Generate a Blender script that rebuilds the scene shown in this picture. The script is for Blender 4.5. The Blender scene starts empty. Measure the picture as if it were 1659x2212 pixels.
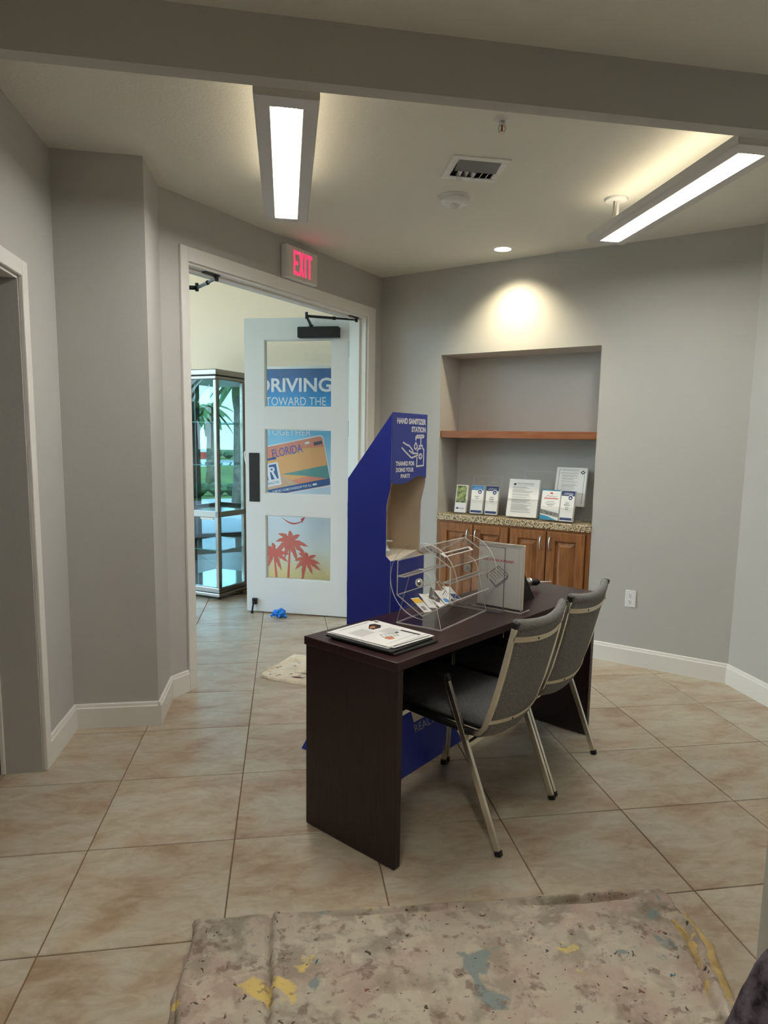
import bpy, bmesh, math, random
from mathutils import Vector, Matrix, noise
random.seed(7)
S = bpy.context.scene
COL = S.collection

# ------------------------------------------------------------------ camera, sky, light, exposure
W, H = 1659, 2212
cd = bpy.data.cameras.new('camera'); cam = bpy.data.objects.new('camera', cd); COL.objects.link(cam)
cd.sensor_fit = 'HORIZONTAL'; cd.sensor_width = 36.0
cd.lens = 36.0 * 1468.74 / W
cd.shift_x = -37.61 / W
cd.shift_y = 45.42 / W
cd.clip_start = 0.02
PITCH, ROLL, YAW = 0.1326, 0.0192, 0.1698
cp, sp, cr, sr = math.cos(PITCH), math.sin(PITCH), math.cos(ROLL), math.sin(ROLL)
_f = Vector((0, cp, -sp)); _u = Vector((0, sp, cp)); _r = Vector((1, 0, 0))
_r, _u = cr * _r + sr * _u, -sr * _r + cr * _u
_m = Matrix((( _r.x, _u.x, -_f.x), (_r.y, _u.y, -_f.y), (_r.z, _u.z, -_f.z)))
_m = Matrix.Rotation(-YAW, 3, 'Z') @ _m
cam.matrix_world = Matrix.Translation((0, 0, 1.458)) @ _m.to_4x4()
S.camera = cam

w = bpy.data.worlds.new('sky'); S.world = w; w.use_nodes = True
nt = w.node_tree; nt.nodes.clear()
out = nt.nodes.new('ShaderNodeOutputWorld'); bg = nt.nodes.new('ShaderNodeBackground')
tc = nt.nodes.new('ShaderNodeTexCoord'); sep = nt.nodes.new('ShaderNodeSeparateXYZ')
ramp = nt.nodes.new('ShaderNodeValToRGB')
ramp.color_ramp.elements[0].position = 0.0; ramp.color_ramp.elements[0].color = (0.60, 0.84, 0.95, 1)
ramp.color_ramp.elements[1].position = 0.7; ramp.color_ramp.elements[1].color = (0.22, 0.50, 0.86, 1)
cn = nt.nodes.new('ShaderNodeTexNoise'); cn.inputs['Scale'].default_value = 3.2; cn.inputs['Detail'].default_value = 6
cr2 = nt.nodes.new('ShaderNodeValToRGB'); cr2.color_ramp.elements[0].position = 0.48; cr2.color_ramp.elements[1].position = 0.62
mixs = nt.nodes.new('ShaderNodeMixRGB'); mixs.inputs[2].default_value = (0.84, 0.95, 1.0, 1)
nt.links.new(tc.outputs['Generated'], sep.inputs[0]); nt.links.new(sep.outputs['Z'], ramp.inputs[0])
nt.links.new(tc.outputs['Generated'], cn.inputs['Vector']); nt.links.new(cn.outputs['Fac'], cr2.inputs[0])
nt.links.new(cr2.outputs[0], mixs.inputs[0]); nt.links.new(ramp.outputs[0], mixs.inputs[1])
nt.links.new(mixs.outputs[0], bg.inputs[0]); nt.links.new(bg.outputs[0], out.inputs[0])
SKY = 4.8
bg.inputs[1].default_value = SKY

sd = bpy.data.lights.new('sun', 'SUN'); sd.energy = 3.6; sd.angle = 0.01; sd.color = (1.0, 0.95, 0.86)
sun = bpy.data.objects.new('sun', sd); COL.objects.link(sun)
sun.rotation_euler = Vector((-0.55, 0.25, -0.8)).to_track_quat('-Z', 'Y').to_euler()

PENDANT = 38.0      # strength of the pendant lenses
UPLIGHT = 2.6
DOWNLIGHT = 48.0
vs = S.view_settings
vs.view_transform = 'Standard'; vs.look = 'None'; vs.gamma = 1.0; vs.use_curve_mapping = False
vs.exposure = 0.84
S.display_settings.display_device = 'sRGB'
cy = S.cycles
cy.use_denoising = True
cy.max_bounces = 10; cy.diffuse_bounces = 6; cy.glossy_bounces = 6; cy.transmission_bounces = 8; cy.transparent_max_bounces = 40
cy.sample_clamp_indirect = 6.0; cy.caustics_reflective = False; cy.caustics_refractive = False

# ------------------------------------------------------------------ materials
def lin(c):
    return tuple(((x / 255) / 12.92 if x / 255 <= 0.04045 else ((x / 255 + 0.055) / 1.055) ** 2.4) for x in c) + (1.0,)
_mats = {}
def mat(name, rgb, rough=0.6, metal=0.0, spec=0.5, emit=None, estr=0.0, noise_amt=0.0, noise_scale=20, bump=0.0, bump_scale=200, coat=0.0, rgb2=None, stretch=None, coord='Object'):
    if name in _mats: return _mats[name]
    m = bpy.data.materials.new(name); m.use_nodes = True
    t = m.node_tree; b = t.nodes['Principled BSDF']
    b.inputs['Base Color'].default_value = lin(rgb); b.inputs['Roughness'].default_value = rough
    b.inputs['Metallic'].default_value = metal; b.inputs['Specular IOR Level'].default_value = spec
    if coat: b.inputs['Coat Weight'].default_value = coat; b.inputs['Coat Roughness'].default_value = 0.15
    if emit: b.inputs['Emission Color'].default_value = lin(emit); b.inputs['Emission Strength'].default_value = estr
    if noise_amt or bump:
        tcn = t.nodes.new('ShaderNodeTexCoord'); vec = tcn.outputs[coord]
        if stretch:
            mp = t.nodes.new('ShaderNodeMapping'); mp.inputs['Scale'].default_value = stretch
            t.links.new(vec, mp.inputs[0]); vec = mp.outputs[0]
    if noise_amt:
        n = t.nodes.new('ShaderNodeTexNoise'); n.inputs['Scale'].default_value = noise_scale; n.inputs['Detail'].default_value = 6
        t.links.new(vec, n.inputs['Vector'])
        r = t.nodes.new('ShaderNodeValToRGB'); r.color_ramp.elements[0].position = 0.35; r.color_ramp.elements[1].position = 0.65
        c2 = rgb2 if rgb2 else tuple(x * (1 - noise_amt) for x in rgb)
        r.color_ramp.elements[0].color = lin(rgb); r.color_ramp.elements[1].color = lin(c2)
        t.links.new(n.outputs['Fac'], r.inputs[0]); t.links.new(r.outputs[0], b.inputs['Base Color'])
    if bump:
        n2 = t.nodes.new('ShaderNodeTexNoise'); n2.inputs['Scale'].default_value = bump_scale; n2.inputs['Detail'].default_value = 3
        t.links.new(vec, n2.inputs['Vector'])
        bp = t.nodes.new('ShaderNodeBump'); bp.inputs['Strength'].default_value = bump; bp.inputs['Distance'].default_value = 0.004
        t.links.new(n2.outputs['Fac'], bp.inputs['Height']); t.links.new(bp.outputs[0], b.inputs['Normal'])
    _mats[name] = m
    return m

def glass(name, tint=(1, 1, 1), refl=0.06, edge=0.5, rough=0.0):
    """thin clear sheet: see-through with a fresnel sheen"""
    if name in _mats: return _mats[name]
    m = bpy.data.materials.new(name); m.use_nodes = True; t = m.node_tree; t.nodes.clear()
    o = t.nodes.new('ShaderNodeOutputMaterial'); tr = t.nodes.new('ShaderNodeBsdfTransparent'); g = t.nodes.new('ShaderNodeBsdfGlossy')
    tr.inputs[0].default_value = tint + (1,); g.inputs['Roughness'].default_value = rough
    lw = t.nodes.new('ShaderNodeLayerWeight'); lw.inputs['Blend'].default_value = 0.5
    pw = t.nodes.new('ShaderNodeMath'); pw.operation = 'POWER'; pw.inputs[1].default_value = 4.5
    ml = t.nodes.new('ShaderNodeMath'); ml.operation = 'MULTIPLY_ADD'; ml.inputs[1].default_value = edge; ml.inputs[2].default_value = refl
    mx = t.nodes.new('ShaderNodeMixShader')
    t.links.new(lw.outputs['Facing'], pw.inputs[0]); t.links.new(pw.outputs[0], ml.inputs[0]); t.links.new(ml.outputs[0], mx.inputs[0]); t.links.new(tr.outputs[0], mx.inputs[1])
    t.links.new(g.outputs[0], mx.inputs[2]); t.links.new(mx.outputs[0], o.inputs[0])
    _mats[name] = m; return m

M_WALL = mat('wall_paint', (186, 185, 180), 0.85, spec=0.25, bump=0.25, bump_scale=260)
M_CEIL = mat('ceiling_paint', (224, 222, 214), 0.9, spec=0.2, bump=0.5, bump_scale=75)
M_LOBBY = mat('lobby_cream_paint', (242, 220, 194), 0.85, spec=0.2)
M_TRIM = mat('white_trim', (226, 225, 219), 0.4)
M_WHITE = mat('white_enamel', (228, 229, 228), 0.45)
M_BLACK = mat('black_metal', (18, 18, 20), 0.45)
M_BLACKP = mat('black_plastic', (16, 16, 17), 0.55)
M_CHROME = mat('worn_chrome', (224, 220, 208), 0.24, metal=1.0)
M_STRAP = mat('cream_strap_metal', (226, 217, 194), 0.38, metal=0.35)
M_STEEL = mat('brushed_steel', (190, 190, 190), 0.3, metal=1.0)
M_DESK = mat('dark_mahogany_laminate', (58, 30, 30), 0.32, noise_amt=0.3, noise_scale=6, rgb2=(40, 22, 22), stretch=(1.5, 14, 14))
M_DESKV = mat('dark_mahogany_panel', (44, 27, 25), 0.38, noise_amt=0.3, noise_scale=6, rgb2=(30, 19, 18), stretch=(14, 14, 1.5))
M_BLUE = mat('blue_printed_board', (38, 54, 164), 0.5, noise_amt=0.08, noise_scale=3)
M_TANB = mat('raw_board', (224, 208, 184), 0.8)
M_CREAMB = mat('cream_board', (222, 212, 190), 0.7)
M_WOOD = mat('cherry_cabinet_wood', (154, 102, 58), 0.38, noise_amt=0.3, noise_scale=5, rgb2=(124, 78, 42), stretch=(10, 10, 1.2))
M_WOODH = mat('cherry_shelf_wood', (150, 98, 66), 0.4, noise_amt=0.3, noise_scale=5, rgb2=(136, 80, 46), stretch=(1.2, 10, 10))
M_PAPER = mat('white_paper', (236, 236, 232), 0.7)
M_PRINTG = mat('grey_print', (150, 150, 150), 0.7)
M_PRINTK = mat('black_print', (30, 30, 32), 0.6)
M_PRINTN = mat('navy_print', (38, 58, 110), 0.6)
M_PRINTB = mat('sky_blue_print', (70, 140, 200), 0.6)
M_PRINTT = mat('teal_print', (40, 140, 178), 0.6)
M_PRINTR = mat('red_print', (206, 62, 58), 0.6)
M_PRINTO = mat('skin_orange_print', (206, 128, 92), 0.6)
M_PRINTW = mat('white_print', (236, 236, 238), 0.6)
M_PRINTY = mat('yellow_print', (240, 190, 40), 0.6)
M_PRINTSG = mat('stone_grey_print', (160, 158, 150), 0.6, noise_amt=0.4, noise_scale=60)
M_GREENP = mat('garden_photo_print', (60, 84, 40), 0.5, noise_amt=1, noise_scale=45, rgb2=(168, 180, 120))
M_TWEED = mat('grey_tweed', (154, 153, 150), 0.95, spec=0.15, noise_amt=0.3, noise_scale=260, rgb2=(114, 113, 111), bump=0.5, bump_scale=400)
M_SEAT = mat('charcoal_seat_cloth', (112, 112, 113), 0.9, spec=0.2, noise_amt=0.2, noise_scale=200, bump=0.4, bump_scale=400)
M_GLASS = glass('clear_glass', (0.98, 0.99, 0.99), 0.03, 0.8)
M_CABGLASS = glass('cabinet_glass', (0.90, 0.965, 0.975), 0.03, 0.6)
M_ACR = glass('clear_acrylic', (0.996, 0.996, 0.994), 0.02, 0.6)
M_ACRE = mat('acrylic_edge', (238, 235, 228), 0.2)
_b = M_ACRE.node_tree.nodes['Principled BSDF']; _b.inputs['Alpha'].default_value = 0.85
M_MIRROR = mat('mirror', (132, 150, 158), 0.01, metal=1.0)
M_BRONZE = mat('bronze_frame', (150, 146, 140), 0.24, metal=1.0)

def emission(name, rgb, s):
    m = bpy.data.materials.new(name); m.use_nodes = True; t = m.node_tree; t.nodes.clear()
    o = t.nodes.new('ShaderNodeOutputMaterial'); e = t.nodes.new('ShaderNodeEmission')
    e.inputs[0].default_value = lin(rgb); e.inputs[1].default_value = s; t.links.new(e.outputs[0], o.inputs[0]); return m
M_LENS = emission('pendant_lens', (255, 252, 246), PENDANT)
M_LENSEDGE = emission('pendant_lens_edge', (255, 246, 214), 1.6)
M_UP = emission('pendant_uplight', (255, 240, 205), UPLIGHT)
M_LAMP = emission('downlight_lamp', (255, 240, 205), 5.0)
M_EXIT = emission('exit_red', (255, 48, 84), 1.25)

def tile_material():
    m = bpy.data.materials.new('beige_porcelain_tile'); m.use_nodes = True; t = m.node_tree; b = t.nodes['Principled BSDF']
    tcn = t.nodes.new('ShaderNodeTexCoord'); oi = t.nodes.new('ShaderNodeObjectInfo')
    ad = t.nodes.new('ShaderNodeVectorMath'); ad.operation = 'ADD'
    sc = t.nodes.new('ShaderNodeVectorMath'); sc.operation = 'SCALE'; sc.inputs['Scale'].default_value = 40
    cmb = t.nodes.new('ShaderNodeCombineXYZ')
    t.links.new(oi.outputs['Random'], cmb.inputs[0]); t.links.new(oi.outputs['Random'], cmb.inputs[1])
    t.links.new(cmb.outputs[0], sc.inputs[0]); t.links.new(sc.outputs[0], ad.inputs[0]); t.links.new(tcn.outputs['Object'], ad.inputs[1])
    mp = t.nodes.new('ShaderNodeMapping'); mp.inputs['Scale'].default_value = (1.0, 1.9, 1.0); mp.inputs['Rotation'].default_value = (0, 0, 0.35)
    t.links.new(ad.outputs[0], mp.inputs[0])
    n1 = t.nodes.new('ShaderNodeTexNoise'); n1.inputs['Scale'].default_value = 3.2; n1.inputs['Detail'].default_value = 8; n1.inputs['Roughness'].default_value = 0.62; n1.inputs['Distortion'].default_value = 0.5
    n2 = t.nodes.new('ShaderNodeTexNoise'); n2.inputs['Scale'].default_value = 9; n2.inputs['Detail'].default_value = 10; n2.inputs['Roughness'].default_value = 0.7; n2.inputs['Distortion'].default_value = 1.2
    t.links.new(mp.outputs[0], n1.inputs['Vector']); t.links.new(mp.outputs[0], n2.inputs['Vector'])
    r = t.nodes.new('ShaderNodeValToRGB'); e = r.color_ramp.elements
    e[0].position = 0.34; e[0].color = lin((164, 140, 116)); e[1].position = 0.60; e[1].color = lin((188, 180, 162))
    q = e.new(0.47); q.color = lin((180, 165, 143))
    t.links.new(n1.outputs['Fac'], r.inputs[0])
    r2 = t.nodes.new('ShaderNodeValToRGB'); r2.color_ramp.elements[0].position = 0.42; r2.color_ramp.elements[0].color = (0.78, 0.74, 0.68, 1); r2.color_ramp.elements[1].position = 0.56; r2.color_ramp.elements[1].color = (1, 1, 1, 1)
    t.links.new(n2.outputs['Fac'], r2.inputs[0])
    mx = t.nodes.new('ShaderNodeMixRGB'); mx.blend_type = 'MULTIPLY'; mx.inputs[0].default_value = 0.6
    t.links.new(r.outputs[0], mx.inputs[1]); t.links.new(r2.outputs[0], mx.inputs[2])
    hv = t.nodes.new('ShaderNodeHueSaturation'); mr = t.nodes.new('ShaderNodeMapRange'); mr.inputs[3].default_value = 0.94; mr.inputs[4].default_value = 1.05
    t.links.new(oi.outputs['Random'], mr.inputs[0]); t.links.new(mr.outputs[0], hv.inputs['Value']); t.links.new(mx.outputs[0], hv.inputs['Color'])
    t.links.new(hv.outputs[0], b.inputs['Base Color'])
    b.inputs['Roughness'].default_value = 0.28; b.inputs['Specular IOR Level'].default_value = 0.45
    bp = t.nodes.new('ShaderNodeBump'); bp.inputs['Strength'].default_value = 0.12; bp.inputs['Distance'].default_value = 0.003
    t.links.new(n2.outputs['Fac'], bp.inputs['Height']); t.links.new(bp.outputs[0], b.inputs['Normal'])
    return m
M_TILE = tile_material()
M_GROUT = mat('brown_grout', (128, 104, 82), 0.9, spec=0.1)

def granite_material():
    m = bpy.data.materials.new('speckled_granite'); m.use_nodes = True; t = m.node_tree; b = t.nodes['Principled BSDF']
    tcn = t.nodes.new('ShaderNodeTexCoord'); v = t.nodes.new('ShaderNodeTexVoronoi'); v.inputs['Scale'].default_value = 150
    t.links.new(tcn.outputs['Object'], v.inputs['Vector'])
    r = t.nodes.new('ShaderNodeValToRGB'); r.color_ramp.interpolation = 'CONSTANT'; e = r.color_ramp.elements
    e[0].position = 0; e[0].color = lin((70, 58, 48)); e[1].position = 0.16; e[1].color = lin((188, 170, 136))
    q = e.new(0.5); q.color = lin((206, 194, 166)); q = e.new(0.78); q.color = lin((150, 122, 86)); q = e.new(0.9); q.color = lin((120, 110, 100))
    sx = t.nodes.new('ShaderNodeSeparateColor'); t.links.new(v.outputs['Color'], sx.inputs[0]); t.links.new(sx.outputs[0], r.inputs[0])
    t.links.new(r.outputs[0], b.inputs['Base Color']); b.inputs['Roughness'].default_value = 0.25
    return m
M_GRANITE = granite_material()

def cloth_material(name, base, amt):
    """paint-stained canvas"""
    m = bpy.data.materials.new(name); m.use_nodes = True; t = m.node_tree; b = t.nodes['Principled BSDF']
    tcn = t.nodes.new('ShaderNodeTexCoord'); cur = None
    def layer(scale, lo, hi, rgb, fac, seed, det=6, dist=0.8, prev=None):
        mp = t.nodes.new('ShaderNodeMapping'); mp.inputs['Location'].default_value = (seed, seed * 1.7, 0); t.links.new(tcn.outputs['Object'], mp.inputs[0])
        n = t.nodes.new('ShaderNodeTexNoise'); n.inputs['Scale'].default_value = scale; n.inputs['Detail'].default_value = det; n.inputs['Distortion'].default_value = dist; n.inputs['Roughness'].default_value = 0.6
        t.links.new(mp.outputs[0], n.inputs['Vector'])
        r = t.nodes.new('ShaderNodeMapRange'); r.inputs[1].default_value = lo; r.inputs[2].default_value = hi; r.inputs[3].default_value = 0; r.inputs[4].default_value = fac * amt
        t.links.new(n.outputs['Fac'], r.inputs[0])
        x = t.nodes.new('ShaderNodeMixRGB'); x.inputs[2].default_value = lin(rgb); t.links.new(r.outputs[0], x.inputs[0])
        if prev is None: x.inputs[1].default_value = lin(base)
        else: t.links.new(prev, x.inputs[1])
        return x.outputs[0]
    cur = layer(4, 0.44, 0.60, (172, 146, 134), 0.65, 3.1, det=9, dist=.3, prev=None)
    cur = layer(9, 0.50, 0.62, (140, 130, 114), 0.60, 9.7, det=10, dist=.2, prev=cur)
    cur = layer(3.6, 0.55, 0.62, (122, 114, 98), 0.60, 21.4, det=10, dist=.5, prev=cur)
    cur = layer(14, 0.54, 0.62, (196, 186, 168), 0.65, 5.2, det=9, dist=.3, prev=cur)
    cur = layer(4.5, 0.625, 0.66, (128, 140, 138), 0.9, 33.3, det=8, dist=.5, prev=cur)
    cur = layer(5.0, 0.645, 0.68, (214, 190, 116), 0.95, 47.9, det=9, dist=.5, prev=cur)
    cur = layer(22, 0.57, 0.64, (112, 92, 80), 0.6, 14.4, det=8, dist=.2, prev=cur)
    cur = layer(38, 0.62, 0.66, (150, 140, 128), 0.6, 71.0, det=6, dist=.2, prev=cur)
    cur = layer(42, 0.66, 0.69, (72, 62, 54), 0.95, 61.0, det=3, dist=.4, prev=cur)
    cur = layer(15, 0.715, 0.73, (56, 104, 120), 1.1, 74.0, det=5, dist=.4, prev=cur)
    cur = layer(26, 0.70, 0.715, (118, 72, 54), 0.9, 88.0, det=4, dist=.4, prev=cur)
    t.links.new(cur, b.inputs['Base Color']); b.inputs['Roughness'].default_value = 0.9; b.inputs['Specular IOR Level'].default_value = 0.2
    n = t.nodes.new('ShaderNodeTexNoise'); n.inputs['Scale'].default_value = 60; n.inputs['Detail'].default_value = 6; t.links.new(tcn.outputs['Object'], n.inputs['Vector'])
    bp = t.nodes.new('ShaderNodeBump'); bp.inputs['Strength'].default_value = 0.5; bp.inputs['Distance'].default_value = 0.004
    t.links.new(n.outputs['Fac'], bp.inputs['Height']); t.links.new(bp.outputs[0], b.inputs['Normal'])
    return m
M_CLOTH = cloth_material('stained_canvas', (182, 173, 156), 1.0)
M_RAG = cloth_material('spotted_canvas', (226, 214, 190), 0.35)

# ------------------------------------------------------------------ mesh helpers
class MB:
    def __init__(s): s.v = []; s.f = []; s.m = []
    def add(s, vs_, fs, mi=0):
        o = len(s.v); s.v += [tuple(p) for p in vs_]
        for f in fs: s.f.append([i + o for i in f]); s.m.append(mi)
    def box(s, x0, x1, y0, y1, z0, z1, mi=0):
        s.add([(x0, y0, z0), (x1, y0, z0), (x1, y1, z0), (x0, y1, z0), (x0, y0, z1), (x1, y0, z1), (x1, y1, z1), (x0, y1, z1)],
              [(0, 3, 2, 1), (4, 5, 6, 7), (0, 1, 5, 4), (1, 2, 6, 5), (2, 3, 7, 6), (3, 0, 4, 7)], mi)
    def slab(s, poly, vec, mi=0, side=None):
        """planar polygon (3-D points) pushed along vec"""
        n = len(poly); vec = Vector(vec); p = [Vector(q) for q in poly]
        s.add(p + [q + vec for q in p], [list(range(n))[::-1], list(range(n, 2 * n))], mi)
        o = len(s.v) - 2 * n
        for i in range(n):
            j = (i + 1) % n; s.f.append([o + i, o + j, o + n + j, o + n + i]); s.m.append(mi if side is None else side)
    def cyl(s, p0, p1, r0, r1=None, n=16, mi=0, caps=True):
        p0, p1 = Vector(p0), Vector(p1); r1 = r0 if r1 is None else r1
        d = (p1 - p0).normalized(); a = d.orthogonal().normalized(); b = d.cross(a)
        vs_ = []
        for p, r in ((p0, r0), (p1, r1)):
            for i in range(n):
                t = 2 * math.pi * i / n; vs_.append(p + (a * math.cos(t) + b * math.sin(t)) * r)
        fs = [(i, (i + 1) % n, n + (i + 1) % n, n + i) for i in range(n)]
        if caps: fs += [list(range(n))[::-1], list(range(n, 2 * n))]
        s.add(vs_, fs, mi)
    def lathe(s, prof, c=(0, 0, 0), n=24, mi=0):
        c = Vector(c); vs_ = []
        for r, z in prof:
            for i in range(n):
                t = 2 * math.pi * i / n; vs_.append(c + Vector((r * math.cos(t), r * math.sin(t), z)))
        fs = []
        for k in range(len(prof) - 1):
            for i in range(n):
                j = (i + 1) % n; fs.append((k * n + i, k * n + j, (k + 1) * n + j, (k + 1) * n + i))
        fs += [list(range(n))[::-1], list(range((len(prof) - 1) * n, len(prof) * n))]
        s.add(vs_, fs, mi)
    def sweep(s, path, sec, side, mi=0, closed=False):
        """section points (a,b): a along 'side', b along the path's normal"""
        path = [Vector(p) for p in path]; side = Vector(side).normalized(); k = len(sec); vs_ = []
        for i, p in enumerate(path):
            a = path[max(i - 1, 0)]; b = path[min(i + 1, len(path) - 1)]
            t = (b - a).normalized(); sd_ = (side - t * side.dot(t)).normalized(); nn = t.cross(sd_)
            for u, v in sec: vs_.append(p + sd_ * u + nn * v)
        fs = []
        for i in range(len(path) - 1):
            for j in range(k):
                l = (j + 1) % k; fs.append((i * k + j, i * k + l, (i + 1) * k + l, (i + 1) * k + j))
        fs += [list(range(k))[::-1], list(range((len(path) - 1) * k, len(path) * k))]
        s.add(vs_, fs, mi)
    def grid(s, fn, nu, nv, mi=0):
        vs_ = [fn(i / nu, j / nv) for j in range(nv + 1) for i in range(nu + 1)]
        fs = [(j * (nu + 1) + i, j * (nu + 1) + i + 1, (j + 1) * (nu + 1) + i + 1, (j + 1) * (nu + 1) + i) for j in range(nv) for i in range(nu)]
        s.add(vs_, fs, mi)
    def shell(s, top, bot, nu, nv, mi=0):
        """closed skin between two grid functions sharing a border"""
        o = len(s.v); s.grid(top, nu, nv, mi); o2 = len(s.v); s.grid(bot, nu, nv, mi)
        def e(i, j): return j * (nu + 1) + i
        ring = [e(i, 0) for i in range(nu + 1)] + [e(nu, j) for j in range(1, nv + 1)] + [e(i, nv) for i in range(nu - 1, -1, -1)] + [e(0, j) for j in range(nv - 1, 0, -1)]
        for a, b in zip(ring, ring[1:] + ring[:1]): s.f.append([o + a, o + b, o2 + b, o2 + a]); s.m.append(mi)
    def build(s, name, mats, parent=None, smooth=False, bevel=0.0, segs=2, recalc=True):
        me = bpy.data.meshes.new(name); me.from_pydata(s.v, [], s.f)
        if not isinstance(mats, (list, tuple)): mats = [mats]
        for m in mats: me.materials.append(m)
        me.polygons.foreach_set('material_index', s.m)
        if recalc:
            b = bmesh.new(); b.from_mesh(me); bmesh.ops.recalc_face_normals(b, faces=b.faces); b.to_mesh(me); b.free()
        if smooth: me.polygons.foreach_set('use_smooth', [True] * len(me.polygons))
        o = bpy.data.objects.new(name, me); COL.objects.link(o)
        if parent: o.parent = parent
        if bevel:
            md = o.modifiers.new('bevel', 'BEVEL'); md.width = bevel; md.segments = segs; md.limit_method = 'ANGLE'; md.angle_limit = 0.6
            md.harden_normals = False
        if smooth == 'auto':
            me.polygons.foreach_set('use_smooth', [True] * len(me.polygons))
            try: me.set_sharp_from_angle(angle=0.7)
            except Exception: pass
        return o

def tag(o, label=None, cat=None, group=None, kind=None):
    if label: o['label'] = label
    if cat: o['category'] = cat
    if group: o['group'] = group
    if kind: o['kind'] = kind
    return o
def thing(name, label, cat, loc=(0, 0, 0), rz=0.0, group=None):
    o = bpy.data.objects.new(name, None); COL.objects.link(o); o.empty_display_size = 0.1
    o.location = loc; o.rotation_euler = (0, 0, rz); return tag(o, label, cat, group)
def struct(o, label): return tag(o, label, kind='structure')
def frame(name, loc, rz, label):
    o = bpy.data.objects.new(name, None); COL.objects.link(o); o.location = loc; o.rotation_euler = (0, 0, rz)
    return tag(o, label, kind='structure')

def rects(name, parent, P, lst, mats, lift=0.0006):
    """flat print: small quads (a0,a1,b0,b1,material index) lying lift above the surface mapped by P(a,b,d)"""
    b = MB()
    for a0, a1, b0, b1, mi in lst:
        b.add([P(a0, b0, lift), P(a1, b0, lift), P(a1, b1, lift), P(a0, b1, lift)], [(0, 1, 2, 3)], mi)
    o = b.build(name, mats, parent, recalc=False)
    if len(lst) > 1: o['kind'] = 'stuff'
    return o
def poly(b, P, pts, mi=0, lift=0.0008): b.add([P(x, y, lift) for x, y in pts], [list(range(len(pts)))], mi)

def lettering(string, parent, m, P, a0, a1, b0, b1, bold=0.0, lift=0.001, name='lettering', depth=0.0):
    c = bpy.data.curves.new('t', 'FONT'); c.body = string; c.size = 1; c.offset = bold; c.resolution_u = 3
    o = bpy.data.objects.new('t', c); COL.objects.link(o)
    dg = bpy.context.evaluated_depsgraph_get(); dg.update()
    me = bpy.data.meshes.new_from_object(o.evaluated_get(dg)); bpy.data.objects.remove(o); bpy.data.curves.remove(c)
    xs = [v.co.x for v in me.vertices]; ys = [v.co.y for v in me.vertices]
    x0, x1, y0, y1 = min(xs), max(xs), min(ys), max(ys)
    for v in me.vertices:
        v.co = Vector(P(a0 + (v.co.x - x0) / (x1 - x0) * (a1 - a0), b0 + (v.co.y - y0) / (y1 - y0) * (b1 - b0), lift))
    me.materials.clear(); me.materials.append(m); me.name = name
    o = bpy.data.objects.new(name, me); COL.objects.link(o); o.parent = parent
    return o

R = math.radians
# local frames measured from the photograph
A_ENT = R(50.2); P_ENT = (-0.645, 3.86, 0)            # entrance wall: x along, y away into the lobby
A_BACK = R(-43.04); P_BACK = (0.754, 5.54, 0)         # back wall: x along, y into the wall
A_DESK = R(40.0); P_DESK = (0.361, 2.125, 0)          # desk: x along its length, y towards the entrance
ZC = 2.743
def ent(s, d, z=0): c, q = math.cos(A_ENT), math.sin(A_ENT); return (P_ENT[0] + c * s - q * d, P_ENT[1] + q * s + c * d, z)
def bak(s, d, z=0): c, q = math.cos(A_BACK), math.sin(A_BACK); return (P_BACK[0] + c * s - q * d, P_BACK[1] + q * s + c * d, z)
def dsk(s, d, z=0): c, q = math.cos(A_DESK), math.sin(A_DESK); return (P_DESK[0] + c * s - q * d, P_DESK[1] + q * s + c * d, z)

# ------------------------------------------------------------------ room shell
AL0, AL1, ALZ, ALD = 0.562, 1.783, 2.118, 0.30        # alcove
RX = 2.722
b = MB(); b.box(-4.4, 3.2, -2.6, 10.2, -0.12, -0.004)
floor = struct(b.build('floor', M_GROUT), 'floor slab with brown grout under large beige tiles')
T = 0.508; GO = (-0.698, 5.443)
b = MB(); g = 0.0022; e = 0.0016
hx = T / 2 - g
b.add([(-hx, -hx, -0.004), (hx, -hx, -0.004), (hx, hx, -0.004), (-hx, hx, -0.004),
       (-hx, -hx, -e), (hx, -hx, -e), (hx, hx, -e), (-hx, hx, -e),
       (-hx + e, -hx + e, 0), (hx - e, -hx + e, 0), (hx - e, hx - e, 0), (-hx + e, hx - e, 0)],
      [(0, 1, 5, 4), (1, 2, 6, 5), (2, 3, 7, 6), (3, 0, 4, 7), (4, 5, 9, 8), (5, 6, 10, 9), (6, 7, 11, 10), (7, 4, 8, 11), (8, 9, 10, 11)])
tile0 = b.build('tile', M_TILE, floor)
first = True
def loc_ent(x, y):
    dx, dy = x - P_ENT[0], y - P_ENT[1]; c, q = math.cos(A_ENT), math.sin(A_ENT); return dx * c + dy * q, -dx * q + dy * c
def loc_bak(x, y):
    dx, dy = x - P_BACK[0], y - P_BACK[1]; c, q = math.cos(A_BACK), math.sin(A_BACK); return dx * c + dy * q, -dx * q + dy * c
for r in range(-4, 12):
    for k in range(-4, 8):
        cx, cy_ = GO[0] + (k + .5) * T, GO[1] - (r + .5) * T
        se, de = loc_ent(cx, cy_); sb, db = loc_bak(cx, cy_)
        room = de < 0.35 and db < 0.35 and -1.6 < cx < RX + .2 and -0.3 < cy_
        lob = de > -0.2 and cy_ > 3.9 and cx > -3 and cy_ < 6.85 - 0.695 * (cx + 0.33) and se < 2.2
        if not (room or lob): continue
        o = tile0 if first else tile0.copy()
        if not first: COL.objects.link(o); o.parent = floor
        first = False
        o.location = (cx, cy_, 0); o.rotation_euler = (0, 0, random.choice((0, 2)) * math.pi / 2)

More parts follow.
